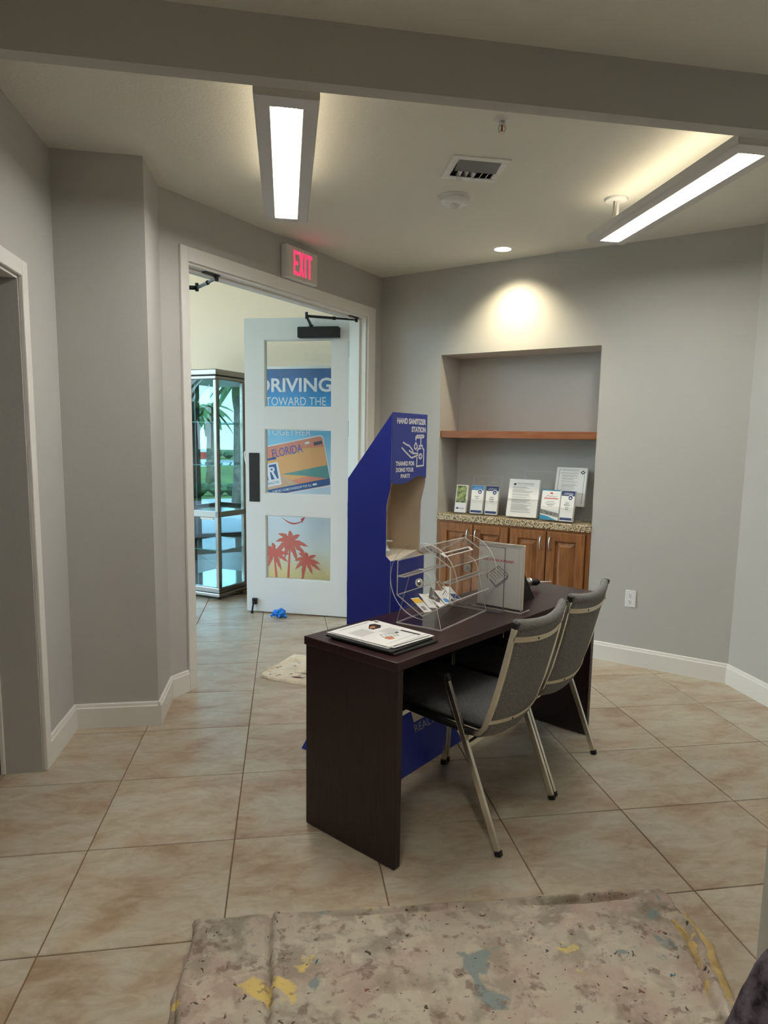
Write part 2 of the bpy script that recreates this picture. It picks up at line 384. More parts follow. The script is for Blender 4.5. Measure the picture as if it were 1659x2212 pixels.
# ceiling of the main room (polygon)
b = MB()
b.slab([(-1.25, -2.6, ZC), (RX + .15, -2.6, ZC), (RX + .15, 3.95, ZC), bak(0, 0.15, ZC), ent(2.28, 0.14, ZC), ent(-.05, 0.14, ZC), (-1.25, 3.8, ZC)], (0, 0, 0.1))
struct(b.build('ceiling', M_CEIL), 'white knockdown textured ceiling of the office')
b = MB(); b.box(-4.4, 1.6, 3.8, 10.2, 3.4, 3.5)
struct(b.build('ceiling_lobby', M_CEIL), 'higher ceiling of the lobby beyond the double doors')
b = MB(); b.box(-1.05, RX, 2.30, 2.36, 2.564, ZC)
struct(b.build('beam', M_WALL), 'grey painted header beam crossing the top of the view')

b = MB(); b.box(-1.2, -1.05, 3.04, 3.55, 0, ZC); b.box(-1.2, -1.05, 2.08, 3.04, 2.087, ZC); b.box(-1.2, -1.05, -2.6, 2.08, 0, ZC)
struct(b.build('wall_left', M_WALL), 'grey side wall with the dark doorway at the left edge')
b = MB(); b.box(-1.2, -0.645, 3.49, 3.93, 0, 3.4)
struct(b.build('wall_pier', M_WALL), 'square grey wall pier left of the double doors')
EO0, EO1, EOZ = 0.180, 1.981, 2.412
wr = frame('wall_entrance', P_ENT, A_ENT, 'grey wall around the open double doors')
b = MB(); b.box(-.05, EO0, 0, .15, 0, 3.4); b.box(EO1, 2.30, 0, .15, 0, 3.4); b.box(EO0, EO1, 0, .15, EOZ, 3.4)
b.build('wall_face', M_WALL, wr)
wb = frame('wall_back', P_BACK, A_BACK, 'grey back wall with a recessed alcove')
b = MB(); b.box(0, AL0, 0, .15, 0, ZC); b.box(AL1, 2.90, 0, .15, 0, ZC); b.box(AL0, AL1, 0, .15, ALZ, ZC)
b.build('wall_face', M_WALL, wb)
b = MB(); b.box(AL0 - .05, AL0, .15, ALD + .05, 0, ALZ + .05); b.box(AL1, AL1 + .05, .15, ALD + .05, 0, ALZ + .05)
b.box(AL0, AL1, ALD, ALD + .05, 0, ALZ + .05); b.box(AL0, AL1, .15, ALD, ALZ, ALZ + .05)
b.build('alcove_lining', M_WALL, wb)
b = MB(); b.box(RX, RX + .15, -2.6, 3.80, 0, ZC)
struct(b.build('wall_right', M_WALL), 'grey wall at the right edge meeting the back wall')
b = MB(); b.box(1.197, RX, 1.36, 1.42, 0, ZC)
struct(b.build('wall_near', M_WALL), 'grey end of a nearer wall at the lower right edge')
b = MB(); b.box(-1.2, RX + .15, -2.6, -2.5, 0, ZC)
struct(b.build('wall_front', M_WALL), 'grey wall behind the camera')
# dim room beyond the left doorway
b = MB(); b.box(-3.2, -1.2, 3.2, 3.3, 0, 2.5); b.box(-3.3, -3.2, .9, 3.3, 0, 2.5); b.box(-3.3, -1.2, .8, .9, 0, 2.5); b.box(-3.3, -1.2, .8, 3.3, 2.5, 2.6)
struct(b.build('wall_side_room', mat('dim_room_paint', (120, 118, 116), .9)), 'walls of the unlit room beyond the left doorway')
# lobby shell
FW0, FWD = Vector((-0.25, 6.79, 0)), Vector((-0.82, 0.572, 0))
fwn = Vector((0.572, 0.82, 0))
def fw(t, d, z): p = FW0 + FWD * t + fwn * d; return (p.x, p.y, z)
b = MB(); b.slab([fw(-1.75, 0, 0), fw(5.0, 0, 0), fw(5.0, .1, 0), fw(-1.75, .1, 0)], (0, 0, 3.4))
struct(b.build('wall_lobby', M_LOBBY), 'cream lobby wall behind the display cabinet')
q0 = ent(2.2, .16); q1 = fw(-1.70, 0, 0)
b = MB(); b.slab([q0, q1, (q1[0] + .1, q1[1] - .05, 0), (q0[0] + .1, q0[1] - .05, 0)], (0, 0, 3.4))
struct(b.build('wall_lobby_end', M_LOBBY), 'short cream end wall of the lobby behind the open door leaf')
b = MB(); b.box(-4.3, -1.2, 3.83, 3.93, 0, 3.4)
struct(b.build('wall_lobby_side', M_LOBBY), 'cream side wall of the lobby out of sight left of the doors')

# trims -------------------------------------------------------------
def casing_profile(b, x0, x1, z0, z1, y=-0.018): b.box(x0, x1, y, 0.0, z0, z1)
tr = frame('trim_1', P_ENT, A_ENT, 'white door casing and jambs of the open double doors')
b = MB(); b.box(0.128, EO0 + .004, -.018, 0, 0, 2.487); b.build('casing_upright', M_TRIM, tr, bevel=.004)
b = MB(); b.box(EO1 - .004, 2.078, -.018, 0, 0, 2.487); b.build('casing_upright', M_TRIM, tr, bevel=.004)
b = MB(); b.box(EO0 + .004, EO1 - .004, -.018, 0, EOZ - .002, 2.487); b.build('casing_head', M_TRIM, tr, bevel=.004)
b = MB(); b.box(EO0, EO0 + .016, 0, .155, 0, EOZ); b.build('jamb', M_TRIM, tr, bevel=.002)
b = MB(); b.box(EO1 - .016, EO1, 0, .155, 0, EOZ); b.box(EO1 - .032, EO1 - .016, .05, .085, 0, EOZ - .016); b.build('jamb', M_TRIM, tr, bevel=.002)
b = MB(); b.box(EO0 + .016, EO1 - .016, 0, .155, EOZ - .016, EOZ); b.box(EO0 + .016, EO1 - .016, .05, .085, EOZ - .03, EOZ - .016); b.build('head_jamb', M_TRIM, tr, bevel=.002)

tr2 = bpy.data.objects.new('trim_2', None); COL.objects.link(tr2); struct(tr2, 'white casing and jamb of the dark doorway at the left edge')
b = MB(); b.box(-1.05, -1.032, 3.036, 3.098, 0, 2.151); b.build('casing_upright', M_TRIM, tr2, bevel=.004)
b = MB(); b.box(-1.05, -1.032, 2.05, 3.036, 2.087, 2.151); b.build('casing_head', M_TRIM, tr2, bevel=.004)
b = MB(); b.box(-1.2, -1.05, 3.028, 3.04, 0, 2.087); b.build('jamb', M_WALL, tr2)
b = MB(); b.box(-1.2, -1.05, 2.08, 3.028, 2.075, 2.087); b.build('head_jamb', M_TRIM, tr2)
b = MB(); b.box(-1.218, -1.2, 3.02, 3.09, 0, 2.151); b.box(-1.218, -1.2, 2.05, 3.09, 2.087, 2.151); b.build('far_casing', M_TRIM, tr2, bevel=.003)

def baseboard(name, p0, p1, label, h=.125, th=.016):
    """p0->p1 runs with the room on the right-hand side"""
    a, c = Vector((p0[0], p0[1], 0)), Vector((p1[0], p1[1], 0)); d = (c - a); L = d.length; d.normalize(); n = Vector((d.y, -d.x, 0))
    prof = [(0, 0), (th, 0), (th, h - .022), (th - .004, h - .016), (th - .006, h - .004), (th - .010, h), (0, h)]
    b = MB(); b.slab([a + n * y + Vector((0, 0, z)) for y, z in prof], d * L)
    return struct(b.build(name, M_TRIM), label)
baseboard('baseboard_left', (-1.05, 3.098), (-1.05, 3.49), 'short white baseboard between dark doorway and pier')
baseboard('baseboard_pier', (-1.05, 3.49), (-0.645, 3.49), 'white baseboard along the face of the wall pier')
baseboard('baseboard_return', (-0.645, 3.474), (-0.645, 3.867), 'white baseboard on the pier return beside the doors')
baseboard('baseboard_entrance', ent(0.0, 0), ent(0.128, 0), 'short white baseboard stub left of the door casing')
baseboard('baseboard_entrance_right', ent(2.078, 0), ent(2.186, 0), 'white baseboard stub right of the door casing')
baseboard('baseboard_back_left', bak(0, 0), bak(AL0, 0), 'white baseboard left of the cabinets behind the blue stand')
baseboard('baseboard_back', bak(AL1, 0), bak(2.692, 0), 'white baseboard right of the alcove cabinets')
baseboard('baseboard_right', (RX, 3.715), (RX, 1.42), 'white baseboard along the right wall')

# door leaves --------------------------------------------------------
def door_leaf(name, hinge, ang, sy, label, full=True):
    """x along the leaf from the hinge, face towards the office at y=0, leaf thickness away"""
    d = frame(name, (hinge[0], hinge[1], 0), ang, label)
    LW, LH, TH = .884, 2.425, .045
    y0, y1 = sorted((0, -TH * sy))
    b = MB(); b.box(0, .143, y0, y1, .012, LH); b.box(.713, LW, y0, y1, .012, LH)
    zs = [(.012, .297), (.836, 1.015), (1.546, 1.722), (2.257, LH)]
    for z0, z1 in zs: b.box(.143, .713, y0, y1, z0, z1)
    b.build('leaf_frame', M_WHITE, d)
    for z0, z1 in ((.297, .836), (1.015, 1.546), (1.722, 2.257)):
        b = MB(); b.box(.143, .713, min(-.020 * sy, -.026 * sy), max(-.020 * sy, -.026 * sy), z0, z1); b.build('pane', M_GLASS, d)
        b = MB()
        for yy in (-.012, -.033):
            a0, a1 = sorted((yy * sy - .004, yy * sy + .004))
            for (p, q, r_, s_) in ((.143, .151, z0, z1), (.705, .713, z0, z1), (.151, .705, z0, z0 + .008), (.151, .705, z1 - .008, z1)): b.box(p, q, a0, a1, r_, s_)
        b.build('glazing_bead', M_WHITE, d)
    for z in (2.12, 1.50, .85, .2):
        b = MB(); a0, a1 = sorted((-.030 * sy, .002 * sy)); b.box(-.062, .002, a0, a1, z, z + .114); b.cyl((-.004, .006 * sy, z - .006), (-.004, .006 * sy, z + .12), .007, n=10)
        b.build('hinge', M_BLACK, d)
    if full:
        b = MB(); a0, a1 = sorted((0, .004 * sy)); b.box(.760, .852, a0, a1, .945, 1.349); tag(b.build('push_plate', M_BLACK, d, bevel=.001), 'black push plate')
        b = MB(); a0, a1 = sorted((0, .024 * sy)); b.box(.79, .828, a0, a1, .075, .125); b.cyl((.818, .02 * sy, .10), (.824, .035 * sy, .012), .008, n=10); b.cyl((.824, .035 * sy, .0), (.824, .035 * sy, .016), .013, n=12)
        b.box(.800, .822, *sorted((.02 * sy, .032 * sy)), .085, .115)
        tag(b.build('kick_stop', M_BLACK, d), 'black kick-down door stop')
    b = MB(); a0, a1 = sorted((0, .062 * sy)); b.box(.075, .412, a0, a1, 2.262, 2.345); cb = tag(b.build('closer', M_BLACK, d, bevel=.006), 'black door closer body')
    b = MB(); b.cyl((.305, .036 * sy, 2.345), (.305, .036 * sy, 2.362), .017, n=14); cb2 = b.build('spindle', M_BLACK, cb)
    return d
HR = (0.499, 5.494)
dr = door_leaf('door_1', HR, R(159.4), 1, 'white open door leaf with three glass lites, black push plate and closer')
HL = ent(EO0 + .02, .165)
dl = door_leaf('door_2', (HL[0], HL[1]), R(117), -1, 'second white door leaf swung open out of sight behind the left jamb, only its closer arm showing', full=False)
def closer_arm(parent, piv, elbow, end, along):
    """all points in world space: spindle top, elbow, header bracket"""
    bpy.context.view_layer.update(); inv = parent.matrix_world.inverted()
    p, e_, q = (inv @ Vector(x) for x in (piv, elbow, end))
    al = inv.to_3x3() @ Vector(along)
    b = MB()
    mid = p.lerp(e_, .45) + Vector((0, 0, -.004))
    b.sweep([p, mid, e_], [(-.012, -.005), (.012, -.005), (.012, .005), (-.012, .005)], (0, 0, 1) if abs((e_ - p).normalized().z) < .9 else (1, 0, 0))
    b.cyl(e_ + Vector((0, 0, -.02)), e_ + Vector((0, 0, .028)), .011, n=12)
    m1 = e_.lerp(q, .55)
    b.cyl(e_, m1, .010, n=10); b.cyl(m1, q, .0075, n=10); b.cyl(m1 - (m1 - e_).normalized() * .012, m1 + (m1 - e_).normalized() * .012, .013, n=10)
    b.cyl(q + Vector((0, 0, -.016)), q + Vector((0, 0, .012)), .011, n=12)
    o = tag(b.build('closer_arm', M_BLACK, parent), 'black jointed closer arm')
    b = MB(); t = al.normalized(); s_ = Vector((0, 0, 1)).cross(t)
    c = q + Vector((0, 0, .012))
    b.slab([c - t * .10 - s_ * .016, c + t * .012 - s_ * .016, c + t * .012 + s_ * .016, c - t * .10 + s_ * .016], (0, 0, .006))
    b.build('bracket', M_BLACK, o)
bpy.context.view_layer.update()
pv = dr.matrix_world @ Vector((.305, .036, 2.362)); ue = Vector((math.cos(A_ENT), math.sin(A_ENT), 0))
closer_arm(dr, pv, (0.158, 5.32, 2.384), ent(1.90, .045, 2.378), ue)
pv = dl.matrix_world @ Vector((.305, -.036, 2.362))
closer_arm(dl, pv, (-0.541, 4.548, 2.386), ent(.44, .035, 2.378), ue)

# storefront of the lobby ---------------------------------------------
sf = bpy.data.objects.new('window_1', None); COL.objects.link(sf); struct(sf, 'full-height storefront glazing of the lobby, seen only mirrored in the display cabinet')
M_ALU = mat('dark_aluminium', (70, 66, 62), .4, metal=.6)
ys = [3.93, 5.0, 6.1, 7.2, 8.3, 9.6]
for y in ys:
    b = MB(); b.box(-4.27, -4.17, y - .03, y + .03, 0, 3.4); b.build('mullion', M_ALU, sf)
for z in (.03, 2.3, 3.37):
    b = MB(); b.box(-4.265, -4.175, ys[0], ys[-1], z - .03, z + .03); b.build('transom', M_ALU, sf)
for y0, y1 in zip(ys, ys[1:]):
    for z0, z1 in ((.06, 2.27), (2.33, 3.34)):
        b = MB(); b.box(-4.223, -4.217, y0 + .03, y1 - .03, z0, z1); b.build('pane', M_GLASS, sf)

# ------------------------------------------------------------------ outdoors (seen mirrored)
M_GRASS = mat('lawn_grass', (120, 142, 78), .95, noise_amt=.3, noise_scale=1.5, spec=.1)
M_ASPH = mat('pale_asphalt', (150, 150, 150), .9)
b = MB(); b.box(-90, -11, -60, 60, -.2, -.03); struct(b.build('lawn', M_GRASS), 'sunlit lawn outdoors seen in the cabinet mirror')
b = MB(); b.box(-11, -4.4, -40, 50, -.2, -.02); struct(b.build('pavement', mat('pale_concrete', (196, 192, 184), .9)), 'pale pavement outside the storefront')
b = MB(); b.box(-42, -33, -60, 60, -.03, -.015); struct(b.build('road', M_ASPH), 'grey road beyond the lawn')
M_BARK = mat('palm_bark', (150, 136, 116), .9, noise_amt=.3, noise_scale=12); M_FROND = mat('palm_green', (76, 112, 52), .7)
def palm(x, y, h, label, seed, k_=1.0):
    rnd = random.Random(seed); t = thing('palm_tree', label, 'tree', (x, y, -.03), 0, 'palms outside the storefront')
    b = MB(); b.lathe([(.20, 0), (.15, .5), (.12, h * .6), (.10, h - .5)], n=12); b.build('trunk', M_BARK, t, smooth=True)
    b = MB(); b.lathe([(.10, h - .5), (.12, h - .2), (.08, h + .1)], n=12); b.build('crownshaft', M_FROND, t, smooth=True)
    b = MB()
    for k in range(18):
        a = k * 2.4 + rnd.random() * .3; up = .9 - .1 * k; L = (1.3 + rnd.random() * .3) * k_
        pts = []
        for i in range(7):
            s_ = i / 6; pts.append(Vector((math.cos(a) * L * s_, math.sin(a) * L * s_, h + k_ * (up * s_ * .9 - 1.0 * s_ * s_))))
        sd_ = Vector((-math.sin(a), math.cos(a), 0))
        for i in range(6):
            w0, w1 = .22 * k_ * math.sin(math.pi * (i / 6 * .85 + .1)), .22 * k_ * math.sin(math.pi * ((i + 1) / 6 * .85 + .1))
            for sg in (-1, 1):
                b.add([pts[i], pts[i + 1], pts[i + 1] + sd_ * sg * w1 - Vector((0, 0, w1 * .5)), pts[i] + sd_ * sg * w0 - Vector((0, 0, w0 * .5))], [(0, 1, 2, 3)])
    tag(b.build('fronds', M_FROND, t, recalc=False), kind='stuff')
palm(-16.0, 2.92, 2.5, 'small palm tree on the lawn mirrored in the cabinet front', 1, .55)
palm(-9.4, 3.95, 2.95, 'nearer palm tree whose fronds hang into the mirrored view', 2, .5)
for row, (xx, cnt, st_, hgt_) in enumerate(((-12.2, 30, .40, .30), (-46, 60, 1.0, .62))):
    b = MB()
    for i in range(cnt):
        rr = hgt_ * (.7 + .4 * random.random()); yy = (-1 if row == 0 else -40) + i * st_; b.lathe([(rr * .3, -.03), (rr, rr * .5), (rr * .8, rr), (rr * .2, rr * 1.3)], (xx + random.random() * .3, yy, 0), n=8)
    tag(b.build('hedge', mat('hedge_green', (96, 128, 84), .9, noise_amt=.5, noise_scale=9)), ['low shrub row along the pavement outdoors', 'far hedge beyond the road outdoors'][row], 'hedge', kind='stuff')
t = thing('street_sign', 'white and red sign board standing on the lawn outdoors', 'sign', (-23.5, 1.45, -.03), R(-110))
b = MB(); b.box(-.36, .36, -.03, .03, .30, 1.02); b.build('board', mat('sign_white', (230, 228, 226), .6), t)
b = MB(); b.box(-.30, .30, .031, .036, .62, .92); b.build('red_panel', M_PRINTR, t)
for x in (-.35, .35):
    b = MB(); b.box(x - .03, x + .03, -.03, .03, 0, .30); b.build('post', M_ALU, t)

# ------------------------------------------------------------------ display cabinet in the lobby
CAB = (-0.597, 6.242, 0); A_CAB = math.atan2(.572, -.82)
cab = thing('display_cabinet', 'tall glass display cabinet with metal frame standing in the lobby beyond the doors', 'cabinet', CAB, A_CAB)
CW, CDp, CH = .66, .40, 2.062
b = MB(); b.box(-.012, CW + .012, -CDp - .012, .012, .025, .06); b.box(0, CW, -CDp, 0, .06, .11); b.build('plinth', M_BRONZE, cab, bevel=.008)
b = MB(); b.box(0, CW, -CDp, 0, 1.975, 2.01); b.box(-.02, CW + .02, -CDp - .02, .02, 2.01, CH); b.build('top_cap', M_BRONZE, cab, bevel=.008)
b = MB(); b.box(0, CW, -.03, 0, .752, .812); b.build('front_rail', M_BRONZE, cab, bevel=.004)
for x in (0, CW - .03):
    b = MB(); b.box(x, x + .03, -CDp, -.03, .757, .807); b.build('side_rail', M_BRONZE, cab, bevel=.004)
for x, y in ((0, 0), (CW - .036, 0), (0, -CDp + .036), (CW - .036, -CDp + .036)):
    b = MB(); b.box(x, x + .036, y - .036, y, .11, 1.975); b.build('post', M_BRONZE, cab, bevel=.006)
for z0, z1 in ((.11, .755), (.81, 1.975)):
    b = MB(); b.box(.036, CW - .036, -.020, -.015, z0, z1); b.build('front_pane', M_CABGLASS, cab)
    for x in (.015, CW - .02):
        b = MB(); b.box(x, x + .005, -CDp + .036, -.036, z0, z1); b.build('side_pane', M_CABGLASS, cab)
b = MB(); b.box(.012, CW - .012, -CDp, -CDp + .008, .11, 1.975); b.build('mirror_back', M_MIRROR, cab)
b = MB(); b.box(.01, CW - .01, -CDp + .01, -.03, .775, .785); b.build('deck', mat('mirror_deck', (200, 220, 222), .06, metal=.9), cab)
b = MB(); b.box(.01, CW - .01, -CDp + .01, -.03, .105, .112); b.build('deck', mat('mirror_deck', (200, 220, 222), .06, metal=.9), cab)
for z in (.448, 1.218, 1.60):
    b = MB(); b.box(.02, CW - .02, -CDp + .012, -.026, z, z + .007); b.build('glass_shelf', [M_CABGLASS], cab)
    bb = MB(); bb.box(.02, CW - .02, -.028, -.026, z, z + .007); bb.build('shelf_edge', mat('glass_edge_green', (90, 150, 145), .2), cab)
b = MB(); b.box(.06, .21, -.012, -.005, .735, .75); b.build('label_holder', M_CREAMB, cab)
for x, y in ((.04, -.04), (CW - .04, -.04), (.04, -CDp + .04), (CW - .04, -CDp + .04)):
    b = MB(); b.cyl((x, y, 0), (x, y, .026), .016, n=10); b.build('foot', M_BLACK, cab)

# ------------------------------------------------------------------ banner seen through the door lites
BL = Vector((-0.181, 6.211, 0)); A_BAN = R(-27.5)
ban = thing('banner_stand', 'tall printed banner stand reading DRIVING TOWARD THE, behind the glass door leaf', 'banner', BL, A_BAN)
def banner_material():
    m = bpy.data.materials.new('banner_print'); m.use_nodes = True; t = m.node_tree; bs = t.nodes['Principled BSDF']
    tcn = t.nodes.new('ShaderNodeTexCoord'); sp_ = t.nodes.new('ShaderNodeSeparateXYZ'); t.links.new(tcn.outputs['Object'], sp_.inputs[0])
    mr = t.nodes.new('ShaderNodeMapRange'); mr.inputs[1].default_value = 0; mr.inputs[2].default_value = 2.09; t.links.new(sp_.outputs['Z'], mr.inputs[0])
    r = t.nodes.new('ShaderNodeValToRGB'); e_ = r.color_ramp.elements
    stops = [(0.0, (226, 176, 84)), (.13, (236, 214, 150)), (.24, (232, 232, 226)), (.38, (226, 234, 244)), (.50, (206, 224, 240)), (.62, (164, 210, 236)), (.735, (120, 196, 232)), (.855, (34, 158, 222)), (.915, (32, 122, 188)), (.96, (36, 96, 156)), (1.0, (40, 92, 150))]
    e_[0].position, e_[0].color = stops[0][0], lin(stops[0][1]); e_[1].position, e_[1].color = stops[-1][0], lin(stops[-1][1])
    for p, c in stops[1:-1]: q = e_.new(p); q.color = lin(c)
    t.links.new(mr.outputs[0], r.inputs[0])
    t.links.new(r.outputs[0], bs.inputs['Base Color']); bs.inputs['Roughness'].default_value = .35
    return m
b = MB(); b.box(-.14, .635, 0, .002, .08, 2.07); b.build('banner_sheet', banner_material(), ban)
b = MB(); b.box(-.145, .64, -.008, .012, 2.068, 2.092); b.build('top_rail', M_WHITE, ban, bevel=.003)
b = MB(); b.box(-.14, .65, -.10, .10, 0, .085); b.build('cassette', M_BLACK, ban, bevel=.02)
b = MB(); b.cyl((.21, .02, .08), (.21, .02, 2.07), .010, n=10); b.build('support_pole', M_STEEL, ban)
PB = lambda a, z, d: (a, -d, z)
lettering('D', ban, M_PRINTW, PB, -.062, .054, 1.874, 1.990, bold=.022)
lettering('RIVING', ban, M_PRINTW, PB, .067, .642, 1.872, 1.992, bold=.022)
lettering('TOWARD THE', ban, M_PRINTW, PB, .012, .590, 1.757, 1.829)
lettering('FUTURE', ban, M_PRINTW, PB, .02, .45, 1.60, 1.70)
lettering('TOGETHER', ban, M_PRINTW, PB, .02, .45, 1.50, 1.552)
# licence plate print
c, q = math.cos(R(11.5)), math.sin(R(11.5))
def PL(a, z, d): return (-.10 + c * a - q * z, -d, 1.0 - .045 + q * a + c * z)   # plate axes rise to the right; origin near its lower left
def rr(x0, x1, y0, y1, r_, n=5):
    pts = []
    for cx, cy_, a0 in ((x1 - r_, y0 + r_, -90), (x1 - r_, y1 - r_, 0), (x0 + r_, y1 - r_, 90), (x0 + r_, y0 + r_, 180)):
        for i in range(n + 1):
            t = R(a0 + 90 * i / n); pts.append((cx + r_ * math.cos(t), cy_ + r_ * math.sin(t)))
    return pts
M_PLSAL = mat('plate_salmon', (232, 142, 112), .5); M_PLOR = mat('plate_orange', (236, 172, 104), .5); M_PLSEA = mat('plate_teal', (84, 150, 146), .5); M_PLBAR = mat('plate_blue', (34, 84, 146), .5)
M_PLSAND = mat('plate_sand', (214, 176, 140), .5)
b = MB()
poly(b, PL, rr(-.04, .76, -.035, .415, .035), 0, .0012)
poly(b, PL, rr(-.03, .75, -.025, .405, .03), 1, .0016)
poly(b, PL, [(.10, .06), (.745, .10), (.745, .31), (.55, .33), (.14, .28)], 2, .0020)
poly(b, PL, [(.30, .145), (.52, .095), (.75, .03), (.75, .15)], 3, .0022)
poly(b, PL, [(.08, .03), (.44, .03), (.32, .13), (.14, .15)], 5, .0021)
poly(b, PL, [(-.03, -.022), (.745, -.022), (.75, .035), (-.03, .030)], 4, .0024)
for ox, oy in ((.12, .005), (.60, .005), (.60, .37), (.10, .36)): poly(b, PL, rr(ox - .022, ox + .022, oy - .009, oy + .009, .009), 0, .0028)
poly(b, PL, [(.66, .335), (.74, .335), (.74, .365), (.66, .365)], 6, .0026)
for k in range(5): poly(b, PL, [(.16, .05 + .017 * k), (.36 - .02 * k, .05 + .017 * k), (.36 - .02 * k, .054 + .017 * k), (.16, .054 + .017 * k)], 1, .0024)
b.build('licence_plate_print', [M_PRINTW, M_PLSAL, M_PLOR, M_PLSEA, M_PLBAR, M_PLSAND, mat('sticker_plum', (90, 70, 96), .5)], ban, recalc=False)
lettering('FLORIDA', ban, mat('plate_purple', (92, 92, 170), .5), PL, .245, .545, .300, .375, bold=.006, lift=.003)
lettering('SUPPORT HOMEOWNERSHIP FOR ALL', ban, M_PRINTW, PL, .18, .57, -.006, .016, bold=.01, lift=.003)
# square badge on the plate: white card, blue block with a white R
b = MB()
poly(b, PL, rr(.125, .285, .055, .26, .012), 0, .0032)
poly(b, PL, [(.145, .115), (.265, .115), (.265, .245), (.145, .245)], 1, .0036)
poly(b, PL, [(.163, .115), (.190, .115), (.190, .245), (.163, .245)], 0, .0040)
poly(b, PL, [(.190, .225), (.228, .225), (.242, .214), (.242, .192), (.228, .181), (.190, .181), (.190, .245)], 0, .0040)
poly(b, PL, [(.203, .181), (.226, .181), (.250, .115), (.225, .115)], 0, .0041)
poly(b, PL, [(.203, .196), (.222, .196), (.222, .212), (.203, .212)], 1, .0044)
poly(b, PL, [(.105, .285), (.275, .285), (.275, .305), (.105, .305)], 1, .0034)
b.build('badge_print', [M_PRINTW, M_PLBAR], ban, recalc=False)
lettering('REALTOR', ban, M_PLBAR, PL, .150, .262, .075, .095, lift=.0042)
M_PALMR = mat('palm_red_print', (222, 104, 88), .5)
def palm_print(b, x, z, r_, bx, bz, w_=.012, seed=0):
    rnd = random.Random(seed)
    poly(b, PB, [(bx - w_, bz), (bx + w_, bz), (x + w_ * .6, z), (x - w_ * .6, z)], 0, .0012)
    for k, a in enumerate((8, 50, 92, 132, 172, 205, 245, 295, 335)):
        a = R(a + rnd.uniform(-6, 6)); L = r_ * rnd.uniform(.85, 1.05); up = []; lo = []
        for i in range(9):
            s_ = i / 8; px, pz = x + math.cos(a) * L * s_, z + math.sin(a) * L * s_ * .85 - L * .28 * s_ * s_
            nx, nz = -math.sin(a), math.cos(a); wd = r_ * .17 * math.sin(math.pi * min(1, s_ * .9 + .08)) * (.75 if i % 2 else 1.0)
            up.append((px + nx * wd * .6, pz + nz * wd * .6)); lo.append((px - nx * wd, pz - nz * wd))
        poly(b, PB, up + lo[::-1], 0, .0014 + .0002 * k)
b = MB(); palm_print(b, .247, .565, .175, .223, .16, seed=1); palm_print(b, .085, .455, .15, .115, .16, seed=2); palm_print(b, .41, .405, .14, .35, .16, seed=3)
b.build('palm_print', M_PALMR, ban, recalc=False)
lettering('REGISTER HERE', ban, M_PRINTR, PB, .04, .36, .785, .835, bold=.02)
b = MB()
arc = [(.16 + .22 * i / 10, .775 - .045 * math.sin(math.pi * (i / 10) * .9)) for i in range(11)]
poly(b, PB, arc + [(x, z - .012 * math.sin(math.pi * i / 10) - .002) for i, (x, z) in list(enumerate(arc))[::-1]], 0, .0014)
poly(b, PB, [(.352, .768), (.40, .795), (.362, .735)], 0, .0015)
b.build('swoosh_print', M_PRINTR, ban, recalc=False)

# ------------------------------------------------------------------ exit sign
t = thing('exit_sign', 'white box sign with red lit EXIT letters on the wall above the double doors', 'sign', ent(1.125, 0, 2.49), A_ENT)
b = MB(); b.box(-.16, .16, -.052, 0, 0, .205); b.build('housing', M_WHITE, t, bevel=.008)
b = MB(); b.box(-.152, .152, -.056, -.052, .008, .197); b.build('face_plate', mat('exit_face', (214, 208, 198), .5), t, bevel=.002)
PX = lambda a, z, d: (a, -.0562 - d, z)
b = MB()
def er(x0, x1, z0, z1): poly(b, PX, [(x0, z0), (x1, z0), (x1, z1), (x0, z1)], 0, .0008)
z0, z1 = .028, .178; sx = .016
x = -.100; er(x, x + sx, z0, z1); er(x + sx, x + .048, z0, z0 + .022); er(x + sx, x + .048, z1 - .022, z1); er(x + sx, x + .046, .092, .114)
x = -.045; poly(b, PX, [(x, z0), (x + .018, z0), (x + .05, z1), (x + .032, z1)], 0, .0008); poly(b, PX, [(x + .032, z0), (x + .05, z0), (x + .018, z1), (x, z1)], 0, .0010)
x = .015; er(x, x + sx, z0, z1)
x = .040; er(x, x + .052, z1 - .024, z1); er(x + .017, x + .035, z0, z1 - .024)
tag(b.build('lettering', M_EXIT, t, recalc=False), 'red lit letters EXIT')

